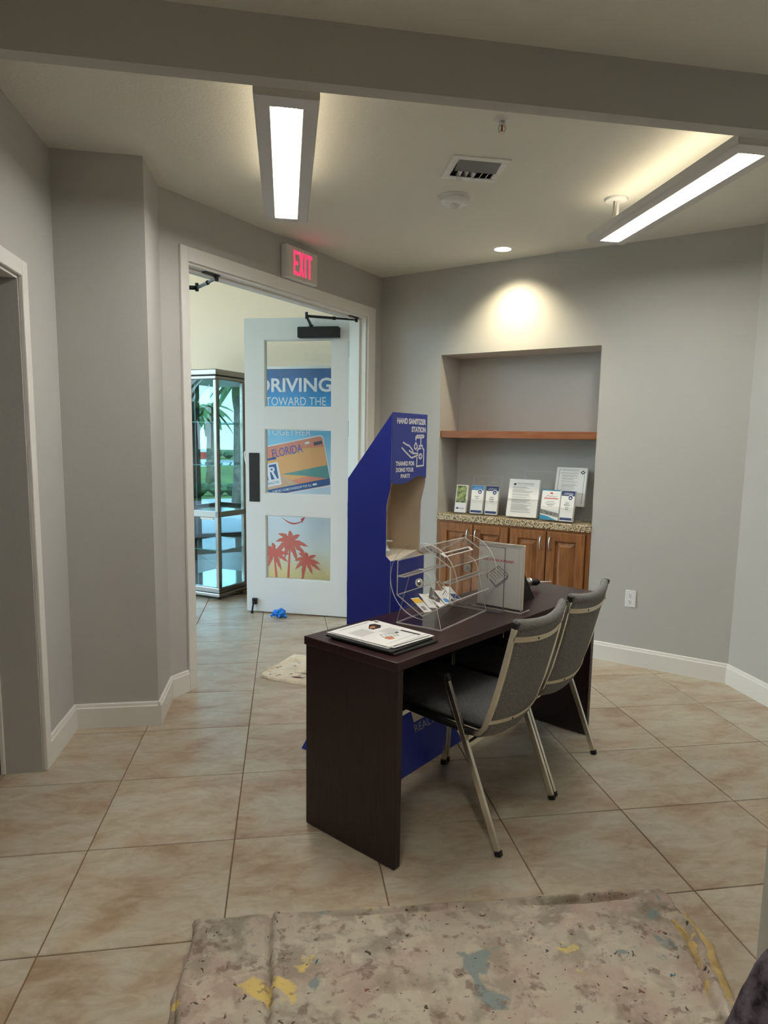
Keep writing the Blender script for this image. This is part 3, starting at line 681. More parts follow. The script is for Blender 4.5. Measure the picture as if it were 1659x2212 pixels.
# ------------------------------------------------------------------ ceiling fittings
def pendant(cx, y0, y1, label, group='linear pendant lamps', dim=1.0):
    t = thing('pendant_lamp', label, 'lamp', (cx, y0, 2.55), 0, group); L = y1 - y0; hw = .107; hh = .046
    b = MB()
    prof = [(-hw + .006, 0), (-.055, 0), (-.055, .006), (-.058, .012), (.058, .012), (.055, .006), (.055, 0), (hw - .006, 0), (hw, .006), (hw, hh - .008), (hw - .02, hh), (-hw + .02, hh), (-hw, hh - .008), (-hw, .006)]
    b.slab([(x, .0, z) for x, z in prof], (0, .07, 0)); b.slab([(x, L - .045, z) for x, z in prof], (0, .045, 0)); b.slab([(x, .07, z) for x, z in prof], (0, L - .115, 0))
    b.box(-.055, .055, 0, .07, 0, .012); b.box(-.055, .055, L - .045, L, 0, .012)
    b.build('housing', mat('pendant_white', (206, 204, 202), .5), t)
    b = MB(); b.box(-.055, .055, .07, L - .045, .003, .006, 0)
    b.build('lens_rim', M_LENSEDGE, t)
    b = MB(); b.box(-.036, .036, .075, L - .075, .0005, .003, 0)
    b.build('lens', M_LENS if dim == 1 else emission('added_pendant_lens', (255, 250, 240), PENDANT * dim), t)
    b = MB(); b.box(-.05, .05, .06, L - .06, hh + .0005, hh + .002); b.build('uplight', M_UP, t)
    for yy in (.12, L - .12):
        b = MB(); b.lathe([(.055, ZC - 2.55 - .012), (.06, ZC - 2.55 - .006), (.06, ZC - 2.55)], (-.01, yy, 0), n=24); cp_ = b.build('canopy', M_WHITE, t, smooth='auto')
        b = MB(); b.cyl((0, yy, hh), (0, yy, ZC - 2.55 - .01), .007, n=10); b.build('stem', M_WHITE, t)
    b = MB(); yy = L - .12; b.sweep([(-.02, yy, ZC - 2.55 - .01), (-.022, yy, .12), (-.025, yy, hh + .04)], [(-.004, -.002), (.004, -.002), (.004, .002), (-.004, .002)], (1, 0, 0))
    b.cyl((-.025, yy, hh + .045), (-.06, L - .01, hh - .005), .0015, n=6); b.cyl((-.025, yy, hh + .045), (.05, yy + .05, hh), .0015, n=6); b.build('hanger_cable', mat('hanger_grey', (120, 116, 108), .5), t)
    return t
pendant(.007, 2.385, 3.655, 'white linear pendant lamp pointing at the EXIT sign, nearest the left doors')
pendant(1.722, 2.385, 3.645, 'white linear pendant lamp hanging towards the back wall at the upper right')
pendant(.007, .2, 1.47, 'unseen white pendant lamp added as fill light, left of two, above the frame', 'added fill lamps above the frame', .8)  # unseen pair added to brighten the desk sign and foreground
pendant(1.722, .2, 1.28, 'unseen white pendant lamp added as fill light, right of two, above the frame', 'added fill lamps above the frame', .8)

t = thing('downlight', 'round recessed downlight glowing in the ceiling before the alcove', 'lamp', (1.423, 4.541, ZC))
b = MB(); n = 32
ro, ri = .078, .056
for i in range(n):
    a0, a1 = 2 * math.pi * i / n, 2 * math.pi * (i + 1) / n
    c0, s0, c1, s1 = math.cos(a0), math.sin(a0), math.cos(a1), math.sin(a1)
    b.add([(ro * c0, ro * s0, -.001), (ro * c1, ro * s1, -.001), (ri * c1, ri * s1, -.006), (ri * c0, ri * s0, -.006)], [(0, 1, 2, 3)])
    b.add([(ri * c0, ri * s0, -.006), (ri * c1, ri * s1, -.006), (ri * c1, ri * s1, -.001), (ri * c0, ri * s0, -.001)], [(0, 1, 2, 3)])
b.build('trim_ring', M_WHITE, t)
b = MB(); b.lathe([(.056, -.004), (.056, -.0015)], n=32); b.build('lamp_face', M_LAMP, t)
ld = bpy.data.lights.new('downlight_beam', 'SPOT'); ld.energy = DOWNLIGHT; ld.color = (1.0, .86, .58); ld.spot_size = R(110); ld.spot_blend = 1.0; ld.shadow_soft_size = .05
lo = bpy.data.objects.new('downlight_beam', ld); COL.objects.link(lo); lo.parent = t; lo.location = (0, 0, -.012); lo.rotation_euler = (R(14), 0, A_BACK)

t = thing('smoke_detector', 'round white smoke detector on the ceiling beside the air vent', 'detector', (.883, 3.681, ZC))
b = MB(); b.lathe([(.055, -.040), (.068, -.034), (.074, -.022), (.074, -.014)], n=36); b.build('body', M_CEIL if False else M_WHITE, t, smooth='auto')
b = MB(); b.lathe([(.078, -.013), (.080, -.006), (.078, 0)], n=36); b.build('base_ring', M_WHITE, t, smooth='auto')
b = MB(); b.lathe([(.004, -.056), (.016, -.054), (.024, -.046), (.026, -.040)], n=24); b.build('sensor_dome', mat('sensor_dome', (214, 212, 206), .15), t, smooth='auto')
b = MB(); b.cyl((.055, -.02, -.041), (.055, -.02, -.038), .004, n=8); b.build('indicator', mat('indicator_white', (250, 250, 250), .3), t)

t = thing('sprinkler', 'small chrome fire sprinkler head on the ceiling near the beam', 'sprinkler', (.856, 2.801, ZC))
b = MB(); b.lathe([(.020, -.010), (.034, -.006), (.038, 0)], n=28); b.build('escutcheon', M_WHITE, t, smooth='auto')
b = MB(); b.lathe([(.009, -.024), (.012, -.016), (.012, -.008)], n=14)
for s_ in (-1, 1): b.sweep([(s_ * .010, 0, -.022), (s_ * .015, 0, -.036), (s_ * .006, 0, -.052)], [(-.003, -.002), (.003, -.002), (.003, .002), (-.003, .002)], (0, 1, 0))
b.build('body', M_STEEL, t)
b = MB(); b.cyl((0, 0, -.024), (0, 0, -.049), .0035, n=8); tag(b.build('glass_bulb', mat('red_bulb', (170, 30, 24), .2), t), 'red glass bulb')
b = MB(); b.lathe([(.006, -.054), (.016, -.0535), (.016, -.052), (.006, -.052)], n=14); b.build('deflector', M_STEEL, t)

VX0, VX1, VY0, VY1 = .748, 1.020, 3.165, 3.437
t = thing('ceiling_vent', 'square white ceiling air vent with angled louvers', 'vent', ((VX0 + VX1) / 2, (VY0 + VY1) / 2, ZC))
vh = (VX1 - VX0) / 2; oh = .100
b = MB()
b.box(-vh, vh, oh, vh, -.007, 0); b.box(-vh, vh, -vh, -oh, -.007, 0); b.box(-vh, -oh, -oh, oh, -.007, 0); b.box(oh, vh, -oh, oh, -.007, 0); b.build('frame', M_WHITE, t, bevel=.003)
b = MB(); b.box(-oh, oh, -oh, oh, -.0012, -.0006); b.build('throat', mat('vent_dark', (40, 42, 44), .9), t)
b = MB(); b.slab([(-oh, -oh, -.002), (oh, -oh, -.002), (oh, -.005, -.020), (-oh, -.005, -.020)], (0, 0, .0015)); b.build('blade', mat('vent_grey', (120, 124, 126), .5), t)
for k in range(6):
    x = -oh + .028 + k * .030; b = MB(); tl = .010 if k < 3 else -.016
    b.slab([(x, 0, -.004), (x, oh - .002, -.004), (x + tl, oh - .002, -.022), (x + tl, 0, -.022)], (.003, 0, 0)); b.build('louver', M_WHITE, t)
b = MB(); b.slab([(-oh, oh, -.002), (oh, oh, -.002), (oh, oh - .055, -.026), (-oh, oh - .055, -.026)], (0, 0, .0015)); b.build('blade', M_WHITE, t)

t = thing('wall_outlet', 'white duplex power outlet on the back wall above the baseboard', 'outlet', bak(2.073, 0, .452), A_BACK)
b = MB(); b.box(-.035, .035, -.006, 0, -.057, .057); b.build('cover_plate', M_WHITE, t, bevel=.003)
for zz in (.0215, -.0215):
    b = MB(); b.slab([(x * .0165, -.006, zz + z * .0135) for x, z in ((-1, -.6), (-.7, -1), (.7, -1), (1, -.6), (1, .6), (.7, 1), (-.7, 1), (-1, .6))], (0, -.002, 0)); so = b.build('socket', M_WHITE, t)
    b = MB()
    for (x0, x1, a0, a1) in ((-.008, -.005, .001, .010), (.005, .0075, .002, .009), (-.003, .003, -.010, -.005)): b.box(x0, x1, -.0088, -.0075, zz + a0, zz + a1)
    b.build('slot', M_PRINTK, so)

# ------------------------------------------------------------------ alcove: cabinets, counter, shelf
DEPTH = ALD - .004
def base_cabinet(t0, t1, label, stl, strr):
    t = thing('base_cabinet', label, 'cabinet', bak(t0, 0, 0), A_BACK, 'alcove base cabinets'); Wd = t1 - t0
    b = MB(); b.box(0, Wd, .02, DEPTH, .0, .868); b.build('carcass', M_WOOD, t)
    b = MB(); b.box(0, stl, 0, .02, .09, .868); b.box(Wd - strr, Wd, 0, .02, .09, .868); b.box(stl, Wd - strr, 0, .02, .852, .868); b.box(stl, Wd - strr, 0, .02, .09, .115); b.build('face_frame', M_WOOD, t, bevel=.001)
    mid = (stl + Wd - strr) / 2
    for i, (x0, x1) in enumerate(((stl + .003, mid - .004), (mid + .004, Wd - strr - .003))):
        z0, z1 = .112, .852; st = .062
        b = MB()
        b.box(x0, x0 + st, -.018, 0, z0, z1); b.box(x1 - st, x1, -.018, 0, z0, z1); b.box(x0 + st, x1 - st, -.018, 0, z1 - st, z1); b.box(x0 + st, x1 - st, -.018, 0, z0, z0 + st)
        d = b.build('door', M_WOOD, t, bevel=.003)
        b = MB(); p0, p1, q0_, q1_ = x0 + st, x1 - st, z0 + st, z1 - st
        b.box(p0, p1, -.003, 0, q0_, q1_); k = .010; k2 = .036
        b.add([(p0 + k, -.003, q0_ + k), (p1 - k, -.003, q0_ + k), (p1 - k, -.003, q1_ - k), (p0 + k, -.003, q1_ - k), (p0 + k2, -.017, q0_ + k2), (p1 - k2, -.016, q0_ + k2), (p1 - k2, -.016, q1_ - k2), (p0 + k2, -.017, q1_ - k2)],
              [(0, 1, 5, 4), (1, 2, 6, 5), (2, 3, 7, 6), (3, 0, 4, 7), (4, 5, 6, 7)])
        b.build('raised_panel', M_WOOD, d)
        hxp = (x1 - .030) if i == 0 else (x0 + .030)
        b = MB(); path = [(hxp, -.018, .728), (hxp, -.040, .733), (hxp, -.046, .745), (hxp, -.049, .772), (hxp, -.046, .800), (hxp, -.040, .812), (hxp, -.018, .817)]
        b.sweep(path, [(math.cos(a) * .0055, math.sin(a) * .0055) for a in [i_ * math.pi / 4 for i_ in range(8)]], (1, 0, 0)); b.build('handle', M_STEEL, d, smooth='auto')
base_cabinet(AL0 + .003, 1.181, 'left cherry wood base cabinet with two raised-panel doors in the alcove', .030, .006)
base_cabinet(1.182, AL1 - .003, 'right cherry wood base cabinet with two raised-panel doors in the alcove', .006, .030)
o = MB(); o.box(AL0 + .001, AL1 - .001, -.012, DEPTH, .869, .917)
ct = o.build('countertop', M_GRANITE, bevel=.004); ct.location = P_BACK; ct.rotation_euler = (0, 0, A_BACK); tag(ct, 'beige speckled granite countertop across the alcove cabinets', 'countertop')
o = MB(); o.box(AL0 + .001, AL1 - .001, .012, DEPTH, 1.500, 1.553)
sh = o.build('wall_shelf', M_WOODH, bevel=.003); sh.location = P_BACK; sh.rotation_euler = (0, 0, A_BACK); tag(sh, 'thick cherry wood shelf spanning the alcove', 'shelf')

# literature on the counter -------------------------------------------
CZ = .9172
def leaned(lean, y0=0.0):
    c, s_ = math.cos(lean), math.sin(lean)
    def P(a, b_, d): return (a, y0 + b_ * s_ - d * c, .002 + b_ * c + d * s_)      # d > 0 towards the viewer
    return P
def pbox(b, P, a0, a1, b0, b1, d0, d1, mi=0):
    vs_ = [P(a, q, d) for d in (d0, d1) for a, q in ((a0, b0), (a1, b0), (a1, b1), (a0, b1))]
    b.add(vs_, [(0, 1, 2, 3), (4, 5, 6, 7), (0, 1, 5, 4), (1, 2, 6, 5), (2, 3, 7, 6), (3, 0, 4, 7)], mi)
def holder(label, loc, rz, P, a0, a1, hb, depth, lip, extra=0.0, group='clear literature holders', divider=None):
    t = thing('literature_holder', label, 'holder', loc, rz, group); k = .003
    b = MB(); pbox(b, P, a0, a1, 0, hb, -k, 0); b.build('back_sheet', M_ACR, t)
    b = MB(); pbox(b, P, a0, a1, 0, lip, depth, depth + k); b.build('front_lip', M_ACR, t)
    for a in ([a0, a1 - k] + ([divider] if divider else [])):
        b = MB(); pbox(b, P, a, a + k, 0, lip, 0, depth); b.build('side_wall', M_ACR, t)
    b = MB(); pbox(b, P, a0, a1, 0, k, 0, depth); b.build('tray', M_ACR, t)
    b = MB()
    for aa in (a0, a1 - .0015): pbox(b, P, aa, aa + .0015, lip, hb, -.0005, .0003)
    pbox(b, P, a0, a1, hb - .0015, hb, -.0005, .0003); pbox(b, P, a0, a1, lip - .0015, lip, depth, depth + k + .0003)
    b.build('edge', M_ACRE, t)
    return t
def stack(name, label, cat, loc, rz, P, a0, a1, hb, d0, d1, group, mats, rl, sheets=True):
    t = thing(name, label, cat, loc, rz, group)
    b = MB(); pbox(b, P, a0, a1, .006, .006 + hb, d0, d1); b.build('sheets', M_PAPER, t)
    PF = lambda a, q_, d: P(a0 + a, .006 + q_, d1 + d)
    if rl: rects('print', t, PF, rl, mats)
    return t, PF
PM = [M_PRINTG, M_PRINTK, M_PRINTN, M_PRINTB, M_PRINTT, M_PRINTR, M_PRINTW, M_PRINTSG, M_GREENP]
rz = A_BACK + R(4)
# 1: garden brochure
P = leaned(R(10)); L1 = bak(.672, .085, CZ)
holder('small clear brochure holder at the left end of the counter', L1, rz, P, 0, .105, .16, .032, .10)
t, PF = stack('brochure_stack', 'brochures with a dark green garden photo at the left end of the counter', 'brochure', L1, rz, P, .006, .100, .213, .004, .028, 'brochures on the counter', PM,
      [(.006, .088, .075, .207, 8), (.012, .08, .028, .036, 1), (.03, .078, .018, .024, 0)])
b = MB(); poly(b, PF, [(0, .07), (.03, .078), (.06, .066), (.094, .06), (.094, .0), (0, 0)], 0, .001); b.build('white_band', M_PRINTW, t, recalc=False)
b = MB(); poly(b, PF, [(.008, .030), (.022, .042), (.036, .030), (.022, .024)], 0, .0014); b.build('emblem_print', M_PRINTN, t, recalc=False)
lettering('GARDENS', t, M_PRINTK, PF, .036, .082, .026, .036, lift=.0014)
# 2: double holder and two guides
L2 = bak(.800, .10, CZ); P = leaned(R(9))
t = holder('clear double holder with a tall hang-tab back, second from the left on the counter', L2, rz, P, 0, .235, .30, .038, .11, divider=.113)
for aa in (.07, .165):
    b = MB()
    for k in range(10):
        a_, a2 = math.pi * k / 10, math.pi * (k + 1) / 10
        poly(b, P, [(aa + .016 * math.cos(a_), .245 + .016 * math.sin(a_)), (aa + .016 * math.cos(a2), .245 + .016 * math.sin(a2)), (aa + .0135 * math.cos(a2), .245 + .0135 * math.sin(a2)), (aa + .0135 * math.cos(a_), .245 + .0135 * math.sin(a_))], 0, .001)
    b.build('hang_hole_edge', M_ACRE, t, recalc=False)
def guide(a0, label, loc, P_, top, name_lines, d1=.034, wd=.098):
    t, PF = stack('brochure_stack', label, 'brochure', loc, rz, P_, a0, a0 + wd, .215, .004, d1, 'brochures on the counter', PM,
        [(.0, wd, .178, .213, top), (.004, wd - .004, .006, .024, 2), (.022, wd - .014, .196, .200, 6), (.014, wd - .01, .187, .191, 6)])
    b = MB(); cx = wd * .70; poly(b, PF, [(cx + .020 * math.cos(i * math.pi / 10), .166 + .020 * math.sin(i * math.pi / 10)) for i in range(20)], 0, .001)
    poly(b, PF, [(cx + .015 * math.cos(i * math.pi / 10), .166 + .015 * math.sin(i * math.pi / 10)) for i in range(20)], 1, .0014)
    poly(b, PF, [(cx - .010, .160), (cx, .174), (cx + .010, .160)], 0, .0018); b.build('emblem_print', [M_PRINTW, M_PRINTN], t, recalc=False)
    z = .125
    for s_ in name_lines: lettering(s_, t, M_PRINTN, PF, wd * .5 - .0035 * len(s_), wd * .5 + .0035 * len(s_), z, z + .009, bold=.02); z -= .015
    return t
guide(.008, 'white guide brochures with a light blue top band and round seal', L2, P, 3, ['Buyer', 'Tips'])
guide(.128, 'navy-banded guide brochures beside the light blue banded ones', L2, P, 2, ['Home', 'Seller', 'Tips'])
# 3: letter sheets
L3 = bak(1.112, .085, CZ); P = leaned(R(12)); rz3 = A_BACK + R(3)
holder('clear letter-size holder in the middle of the counter', L3, rz3, P, 0, .245, .20, .040, .14)
rl = [(.06, .19, .248, .250, 1), (.06, .19, .240, .242, 0), (.06, .19, .232, .233, 1)]
z = .222; random.seed(3)
while z > .03:
    rl.append((.03, random.uniform(.12, .19), z, z + .0022, 0)); z -= .0056 if random.random() > .2 else .010
t, PF = stack('flyer_stack', 'white printed letter sheets standing in the middle of the counter', 'flyer', L3, rz3, P, .006, .238, .279, .004, .036, None, PM, rl)
b = MB(); poly(b, PF, [(.032, .238), (.045, .250), (.058, .242), (.050, .232), (.040, .234)], 0, .001); b.build('emblem_print', M_PRINTK, t, recalc=False)
# clear empty holder at the back
L4 = bak(1.175, .215, CZ); P = leaned(R(6))
t = holder('empty clear letter holder standing behind the middle letter sheets', L4, A_BACK, P, 0, .235, .345, .04, .23)
# 5: sheet at the back right in a raised holder
L5 = bak(1.425, .17, CZ); P = leaned(R(12)); rz5 = A_BACK
t = thing('literature_holder', 'clear two-tier holder at the back right of the counter', 'holder', L5, rz5, 'clear literature holders')
b = MB(); pbox(b, P, 0, .25, 0, .28, -.003, 0); b.build('back_sheet', M_ACR, t)
b = MB(); pbox(b, P, 0, .25, .098, .101, 0, .03); b.build('tray', M_ACR, t)
b = MB(); pbox(b, P, 0, .25, .098, .20, .03, .033); b.build('front_lip', M_ACR, t)
b = MB()
for a in (0, .247): pbox(b, P, a, a + .003, 0, .20, 0, .03)
b.build('side_wall', M_ACR, t)
b = MB(); pbox(b, P, .0, .25, .199, .2005, .0295, .034); b.build('edge', M_ACRE, t)
rl = [(.045, .165, .255, .2565, 0), (.02, .022, .02, .262, 1), (.02, .17, .261, .2625, 1), (.208, .21, .02, .235, 1), (.03, .165, .236, .238, 1)]
z = .222
while z > .03:
    rl.append((.045, random.uniform(.12, .17), z, z + .002, 0)); z -= .0056 if random.random() > .2 else .010
PS = lambda a, q_, d: P(a, q_ + .100, d)
t, PF = stack('flyer_stack', 'white sheets with a black diamond mark, highest at the back right of the counter', 'flyer', L5, rz5, PS, .010, .238, .279, .004, .026, None, PM, rl)
b = MB(); poly(b, PF, [(.178, .245), (.196, .260), (.214, .245), (.196, .230)], 0, .001); poly(b, PF, [(.187, .245), (.196, .252), (.205, .245), (.196, .238)], 1, .0014)
b.build('diamond_print', [M_PRINTK, M_PRINTW], t, recalc=False)
# 6: front right: booklet and guide
L6 = bak(1.386, .075, CZ); P = leaned(R(10)); rz = A_BACK - R(3)
holder('clear double holder at the front right of the counter', L6, rz, P, -.012, .258, .13, .040, .10, divider=.145)
rl = [(.0, .138, .208, .216, 4), (.062, .082, .186, .196, 5), (.018, .125, .150, .156, 5), (.04, .10, .13, .133, 0), (.03, .11, .118, .121, 0), (.04, .10, .108, .111, 1), (.05, .09, .098, .101, 0)]
t, PF = stack('booklet_stack', 'cream booklets with a teal corner and red title at the front right of the counter', 'booklet', L6, rz, P, .0, .140, .216, .004, .030, None, PM, rl)
b = MB(); poly(b, PF, [(.03, .165), (.05, .178), (.06, .168), (.08, .175), (.09, .166), (.115, .172), (.115, .170), (.09, .163), (.08, .171), (.06, .164), (.05, .173), (.032, .163)], 1, .001)
poly(b, PF, [(0, .075), (.14, .050), (.14, .02), (0, .045)], 2, .001); poly(b, PF, [(0, .035), (.06, .025), (.13, 0), (0, 0)], 0, .0012)
b.build('cover_print', [M_PRINTT, M_PRINTG, M_PRINTSG], t, recalc=False)
guide(.150, 'navy-banded guide brochures beside the cream booklets at the front right', L6, P, 2, ['Know', 'Before', 'You', 'Buy'], d1=.034)

# ------------------------------------------------------------------ desk
desk = thing('desk', 'dark mahogany laminate desk standing before two grey chairs', 'desk', P_DESK, A_DESK)
DL, DD, DZ = 1.512, .449, .742
b = MB(); b.box(-.008, DL + .006, -.004, DD + .003, .710, DZ); b.build('desktop', M_DESK, desk, bevel=.003)
b = MB(); b.box(0, .030, 0, DD, .004, .710); b.build('side_panel', M_DESKV, desk, bevel=.002)
b = MB(); b.box(DL - .030, DL, 0, DD, .004, .710); b.build('side_panel', M_DESKV, desk, bevel=.002)
b = MB(); b.box(.030, DL - .030, .400, .418, .315, .710); b.build('modesty_panel', M_DESKV, desk, bevel=.001)
for x in (.015, DL - .015):
    for y in (.04, DD - .04):
        b = MB(); b.cyl((x, y, 0), (x, y, .006), .012, n=10); b.build('glide', M_BLACKP, desk)

# ------------------------------------------------------------------ chairs
def chair(loc, rz, label):
    """x across, y the way the sitter faces, origin at the left rear foot"""
    t = thing('stacking_armchair', label, 'chair', loc, rz, 'grey stacking armchairs at the desk'); CWd = .487
    sec = lambda a, c_: [(-a, -c_), (a, -c_), (a, c_), (-a, c_)]
    for i, x in enumerate((0.0, CWd)):
        b = MB(); b.sweep([(x, .004, .012), (x, .240, .615)], sec(.0085, .0105), (1, 0, 0)); l = b.build('leg', M_CHROME, t, bevel=.002)
        b = MB(); b.sweep([(x, .000, .0), (x, .006, .020)], sec(.0105, .0125), (1, 0, 0)); b.build('foot_cap', M_BLACKP, l, bevel=.003)
        b = MB(); b.sweep([(x, .232, .598), (x, .243, .624)], sec(.0105, .0125), (1, 0, 0)); b.build('end_cap', M_BLACKP, l, bevel=.003)
        b = MB(); b.sweep([(x, .528, .012), (x, .500, .605)], sec(.0085, .0105), (1, 0, 0)); l = b.build('leg', M_CHROME, t, bevel=.002)
        b = MB(); b.cyl((x, .528, 0), (x, .5275, .022), .015, n=10); b.build('foot_cap', M_BLACKP, l)
        b = MB(); b.sweep([(x, .235, .612), (x, .30, .619), (x, .44, .622), (x, .515, .612), (x, .535, .596)], sec(.0135, .012), (1, 0, 0)); b.build('armrest', M_BLACKP, t, bevel=.006, segs=3)
        xs_ = .022 if i == 0 else CWd - .022
        path = [(xs_, -.016, .842), (xs_, .006, .740), (xs_, .029, .640), (xs_, .054, .545), (xs_, .076, .478), (xs_, .088, .447), (xs_, .104, .428), (xs_, .130, .420)]
        b = MB(); b.sweep([(xs_, .124, .421), (xs_, .2, .426), (xs_, .4, .446), (xs_, .575, .464)], sec(.011, .008), (1, 0, 0)); b.build('shaded_seat_rail', M_BLACKP, t)  # chrome rail coloured black to stand in for the shade under the seat
        b = MB(); b.sweep(path, [(-.011, -.008), (-.003, -.010), (.003, -.010), (.011, -.008), (.011, .008), (-.011, .008)], (1, 0, 0)); r_ = b.build('frame_rail', M_CHROME, t)
        b = MB(); b.sweep([(xs_, -.014, .834), (xs_, -.019, .856)], sec(.0135, .0115), (1, 0, 0)); b.build('end_cap', M_BLACKP, r_, bevel=.003)
        b = MB(); b.box(min(x, xs_), max(x, xs_), .140, .158, .396, .416); b.box(min(x, xs_), max(x, xs_), .500, .518, .436, .452); b.build('rail_bracket', M_CHROME, t)
    prof = [(-.020, .846), (-.010, .800), (.006, .735), (.029, .640), (.054, .545), (.074, .484), (.090, .440), (.106, .416), (.128, .402)]
    def pr(v):
        k = min(int(v * (len(prof) - 1)), len(prof) - 2); f_ = v * (len(prof) - 1) - k
        return prof[k][0] + (prof[k + 1][0] - prof[k][0]) * f_, prof[k][1] + (prof[k + 1][1] - prof[k][1]) * f_
    def bow(u): return .034 * (1 - (2 * u - 1) ** 2)
    x0, x1 = .034, CWd - .034
    def backpt(u, v, off):
        f_, z = pr(v); f2, z2 = pr(min(v + .02, 1)); f1, z1 = pr(max(v - .02, 0)); n_ = Vector((0, z2 - z1, -(f2 - f1))).normalized()   # points backwards/down
        if n_.y > 0: n_ = -n_
        return Vector((x0 + (x1 - x0) * u, f_, z)) + n_ * (bow(u) + off) + Vector((0, 0, -.012 * (1 - (2 * u - 1) ** 2) * (1 - v)))
    def rear(u, v): return backpt(u, v, .004 + .004 * min(1, 8 * v, 8 * (1 - v)))
    def front(u, v):
        edge = min(1.0, 6 * u, 6 * (1 - u)) ** .5; ev = min(1.0, 9 * v, 14 * (1 - v)) ** .5
        return backpt(u, v, -.010 - .020 * edge * ev)
    b = MB(); b.shell(rear, front, 20, 28); b.build('backrest', M_TWEED, t, smooth=True)
    b = MB()                                         # rolled top edge of the back
    b.sweep([backpt(u / 16, .012, -.008) for u in range(17)], [(math.cos(a) * .021, math.sin(a) * .017) for a in [i_ * math.pi / 5 for i_ in range(10)]], (0, .2, 1)); b.build('top_roll', M_TWEED, t, smooth=True)
    for vv, inset in ((.135, 0.0), (.655, 0.0)):
        b = MB(); n_ = 14
        def sp_(u, dz, o): return backpt(u, vv + dz, .0095 + o)
        for i in range(n_):
            u0, u1 = -.035 + 1.07 * i / n_, -.035 + 1.07 * (i + 1) / n_
            q_ = [sp_(u0, -.020, 0), sp_(u1, -.020, 0), sp_(u1, .020, 0), sp_(u0, .020, 0), sp_(u0, -.020, .003), sp_(u1, -.020, .003), sp_(u1, .020, .003), sp_(u0, .020, .003)]
            b.add(q_, [(0, 1, 2, 3), (4, 5, 6, 7), (0, 1, 5, 4), (2, 3, 7, 6)])
        s_o = b.build('strap', M_STRAP, t)
        for u in (.28, .86):
            c0, c1 = backpt(u, vv, .0125), backpt(u, vv, .015); b = MB(); b.cyl(c0, c1, .0045, n=10); b.build('screw', mat('dark_screw', (70, 66, 58), .4, metal=.7), s_o)
    # seat
    sx0, sx1, sy0, sy1 = .034, CWd - .034, .085, .585
    def top(u, v):
        e1 = (1 - abs(2 * u - 1) ** 6) ** .5; e2 = (1 - abs(2 * v - 1) ** 8) ** .5; dip = -.008 * math.sin(math.pi * u) * math.sin(math.pi * v)
        return (sx0 + (sx1 - sx0) * u, sy0 + (sy1 - sy0) * v, .456 + .026 * v + .034 * e1 * e2 + dip)
    def bot(u, v): return (sx0 + (sx1 - sx0) * u, sy0 + (sy1 - sy0) * v, .440 + .026 * v)
    b = MB(); b.shell(top, bot, 22, 22); b.build('seat', M_SEAT, t, smooth=True)
    b = MB(); b.slab([(sx0 - .002, sy0 + .03, .434), (sx1 + .002, sy0 + .03, .434), (sx1 + .002, sy1 + .002, .460), (sx0 - .002, sy1 + .002, .460)], (0, 0, .010)); pn = b.build('seat_pan', M_BLACKP, t)
    b = MB(); b.sweep([(0, .152, .368), (CWd, .152, .368)], sec(.008, .011), (0, 1, 0)); b.build('crossbar', M_CHROME, t, bevel=.002)
    b = MB(); b.sweep([(0, .512, .37), (CWd, .512, .37)], sec(.008, .011), (0, 1, 0)); b.build('crossbar', M_CHROME, t, bevel=.002)
    return t
chair((.746, 2.159, 0), R(45.5), 'nearer grey tweed armchair with chrome legs tucked under the desk')
chair((1.1060, 2.5300, 0), R(45.6), 'farther grey tweed armchair with chrome legs, by the far end of the desk')

# ------------------------------------------------------------------ hand sanitizer station
ST = (.451, 2.716, 0); A_ST = R(43.65)
st = thing('sanitizer_station', 'blue cardboard hand sanitizer station standing behind the desk', 'stand', ST, A_ST)
X0, X1, Y0, Y1 = .150, .413, .152, .402; th = .004
BW, BD, BZ = .563, .553, .40
b = MB(); v8 = [(0, 0, 0), (BW, 0, 0), (BW, BD, 0), (0, BD, 0), (X0, Y0, BZ), (X1, Y0, BZ), (X1, Y1, BZ), (X0, Y1, BZ)]
b.add(v8, [(0, 1, 5, 4), (1, 2, 6, 5), (2, 3, 7, 6), (3, 0, 4, 7), (0, 3, 2, 1), (4, 5, 6, 7)]); b.build('base', M_BLUE, st)
sidep = [(Y0, BZ), (Y0, .936), (Y0 + .027, .956), (Y0 + .027, 1.180), (Y0 + .022, 1.205), (Y0 + .008, 1.255), (Y0 + .003, 1.286), (Y0, 1.583), (Y1, 1.289), (Y1, BZ)]
for x, s_ in ((X0, 1), (X1, -1)):
    b = MB(); b.slab([(x, y, z) for y, z in sidep], (s_ * .002, 0, 0)); sp_o = b.build('side_panel', M_BLUE, st)
    b = MB(); b.slab([(x + s_ * .002, y, z) for y, z in sidep], (s_ * .002, 0, 0)); b.build('liner', M_TANB, sp_o)
b = MB(); b.box(X0 + th, X1 - th, Y0, Y0 + th, BZ, .934); b.build('lower_front_panel', M_BLUE, st)
wave = []
wk = [(0, 1.2815), (.12, 1.2755), (.25, 1.2735), (.40, 1.277), (.55, 1.289), (.68, 1.302), (.78, 1.307), (.88, 1.305), (1, 1.297)]
for i in range(25):
    u = i / 24
    for (ua, za), (ub, zb) in zip(wk, wk[1:]):
        if ua <= u <= ub + 1e-9:
            f_ = (u - ua) / (ub - ua); f_ = f_ * f_ * (3 - 2 * f_) * .4 + f_ * .6; wave.append((X0 + (X1 - X0) * u, za + (zb - za) * f_)); break
pl = [(x, Y0, z) for x, z in wave] + [(X1, Y0, 1.583), (X0, Y0, 1.583)]
b = MB(); b.slab(pl, (0, .003, 0)); hp = b.build('header_panel', mat('blue_header_board', (52, 68, 156), .45), st)
b = MB(); b.slab([(x, y + .003, z) for x, y, z in pl], (0, .002, 0)); b.build('header_back', M_TANB, st)
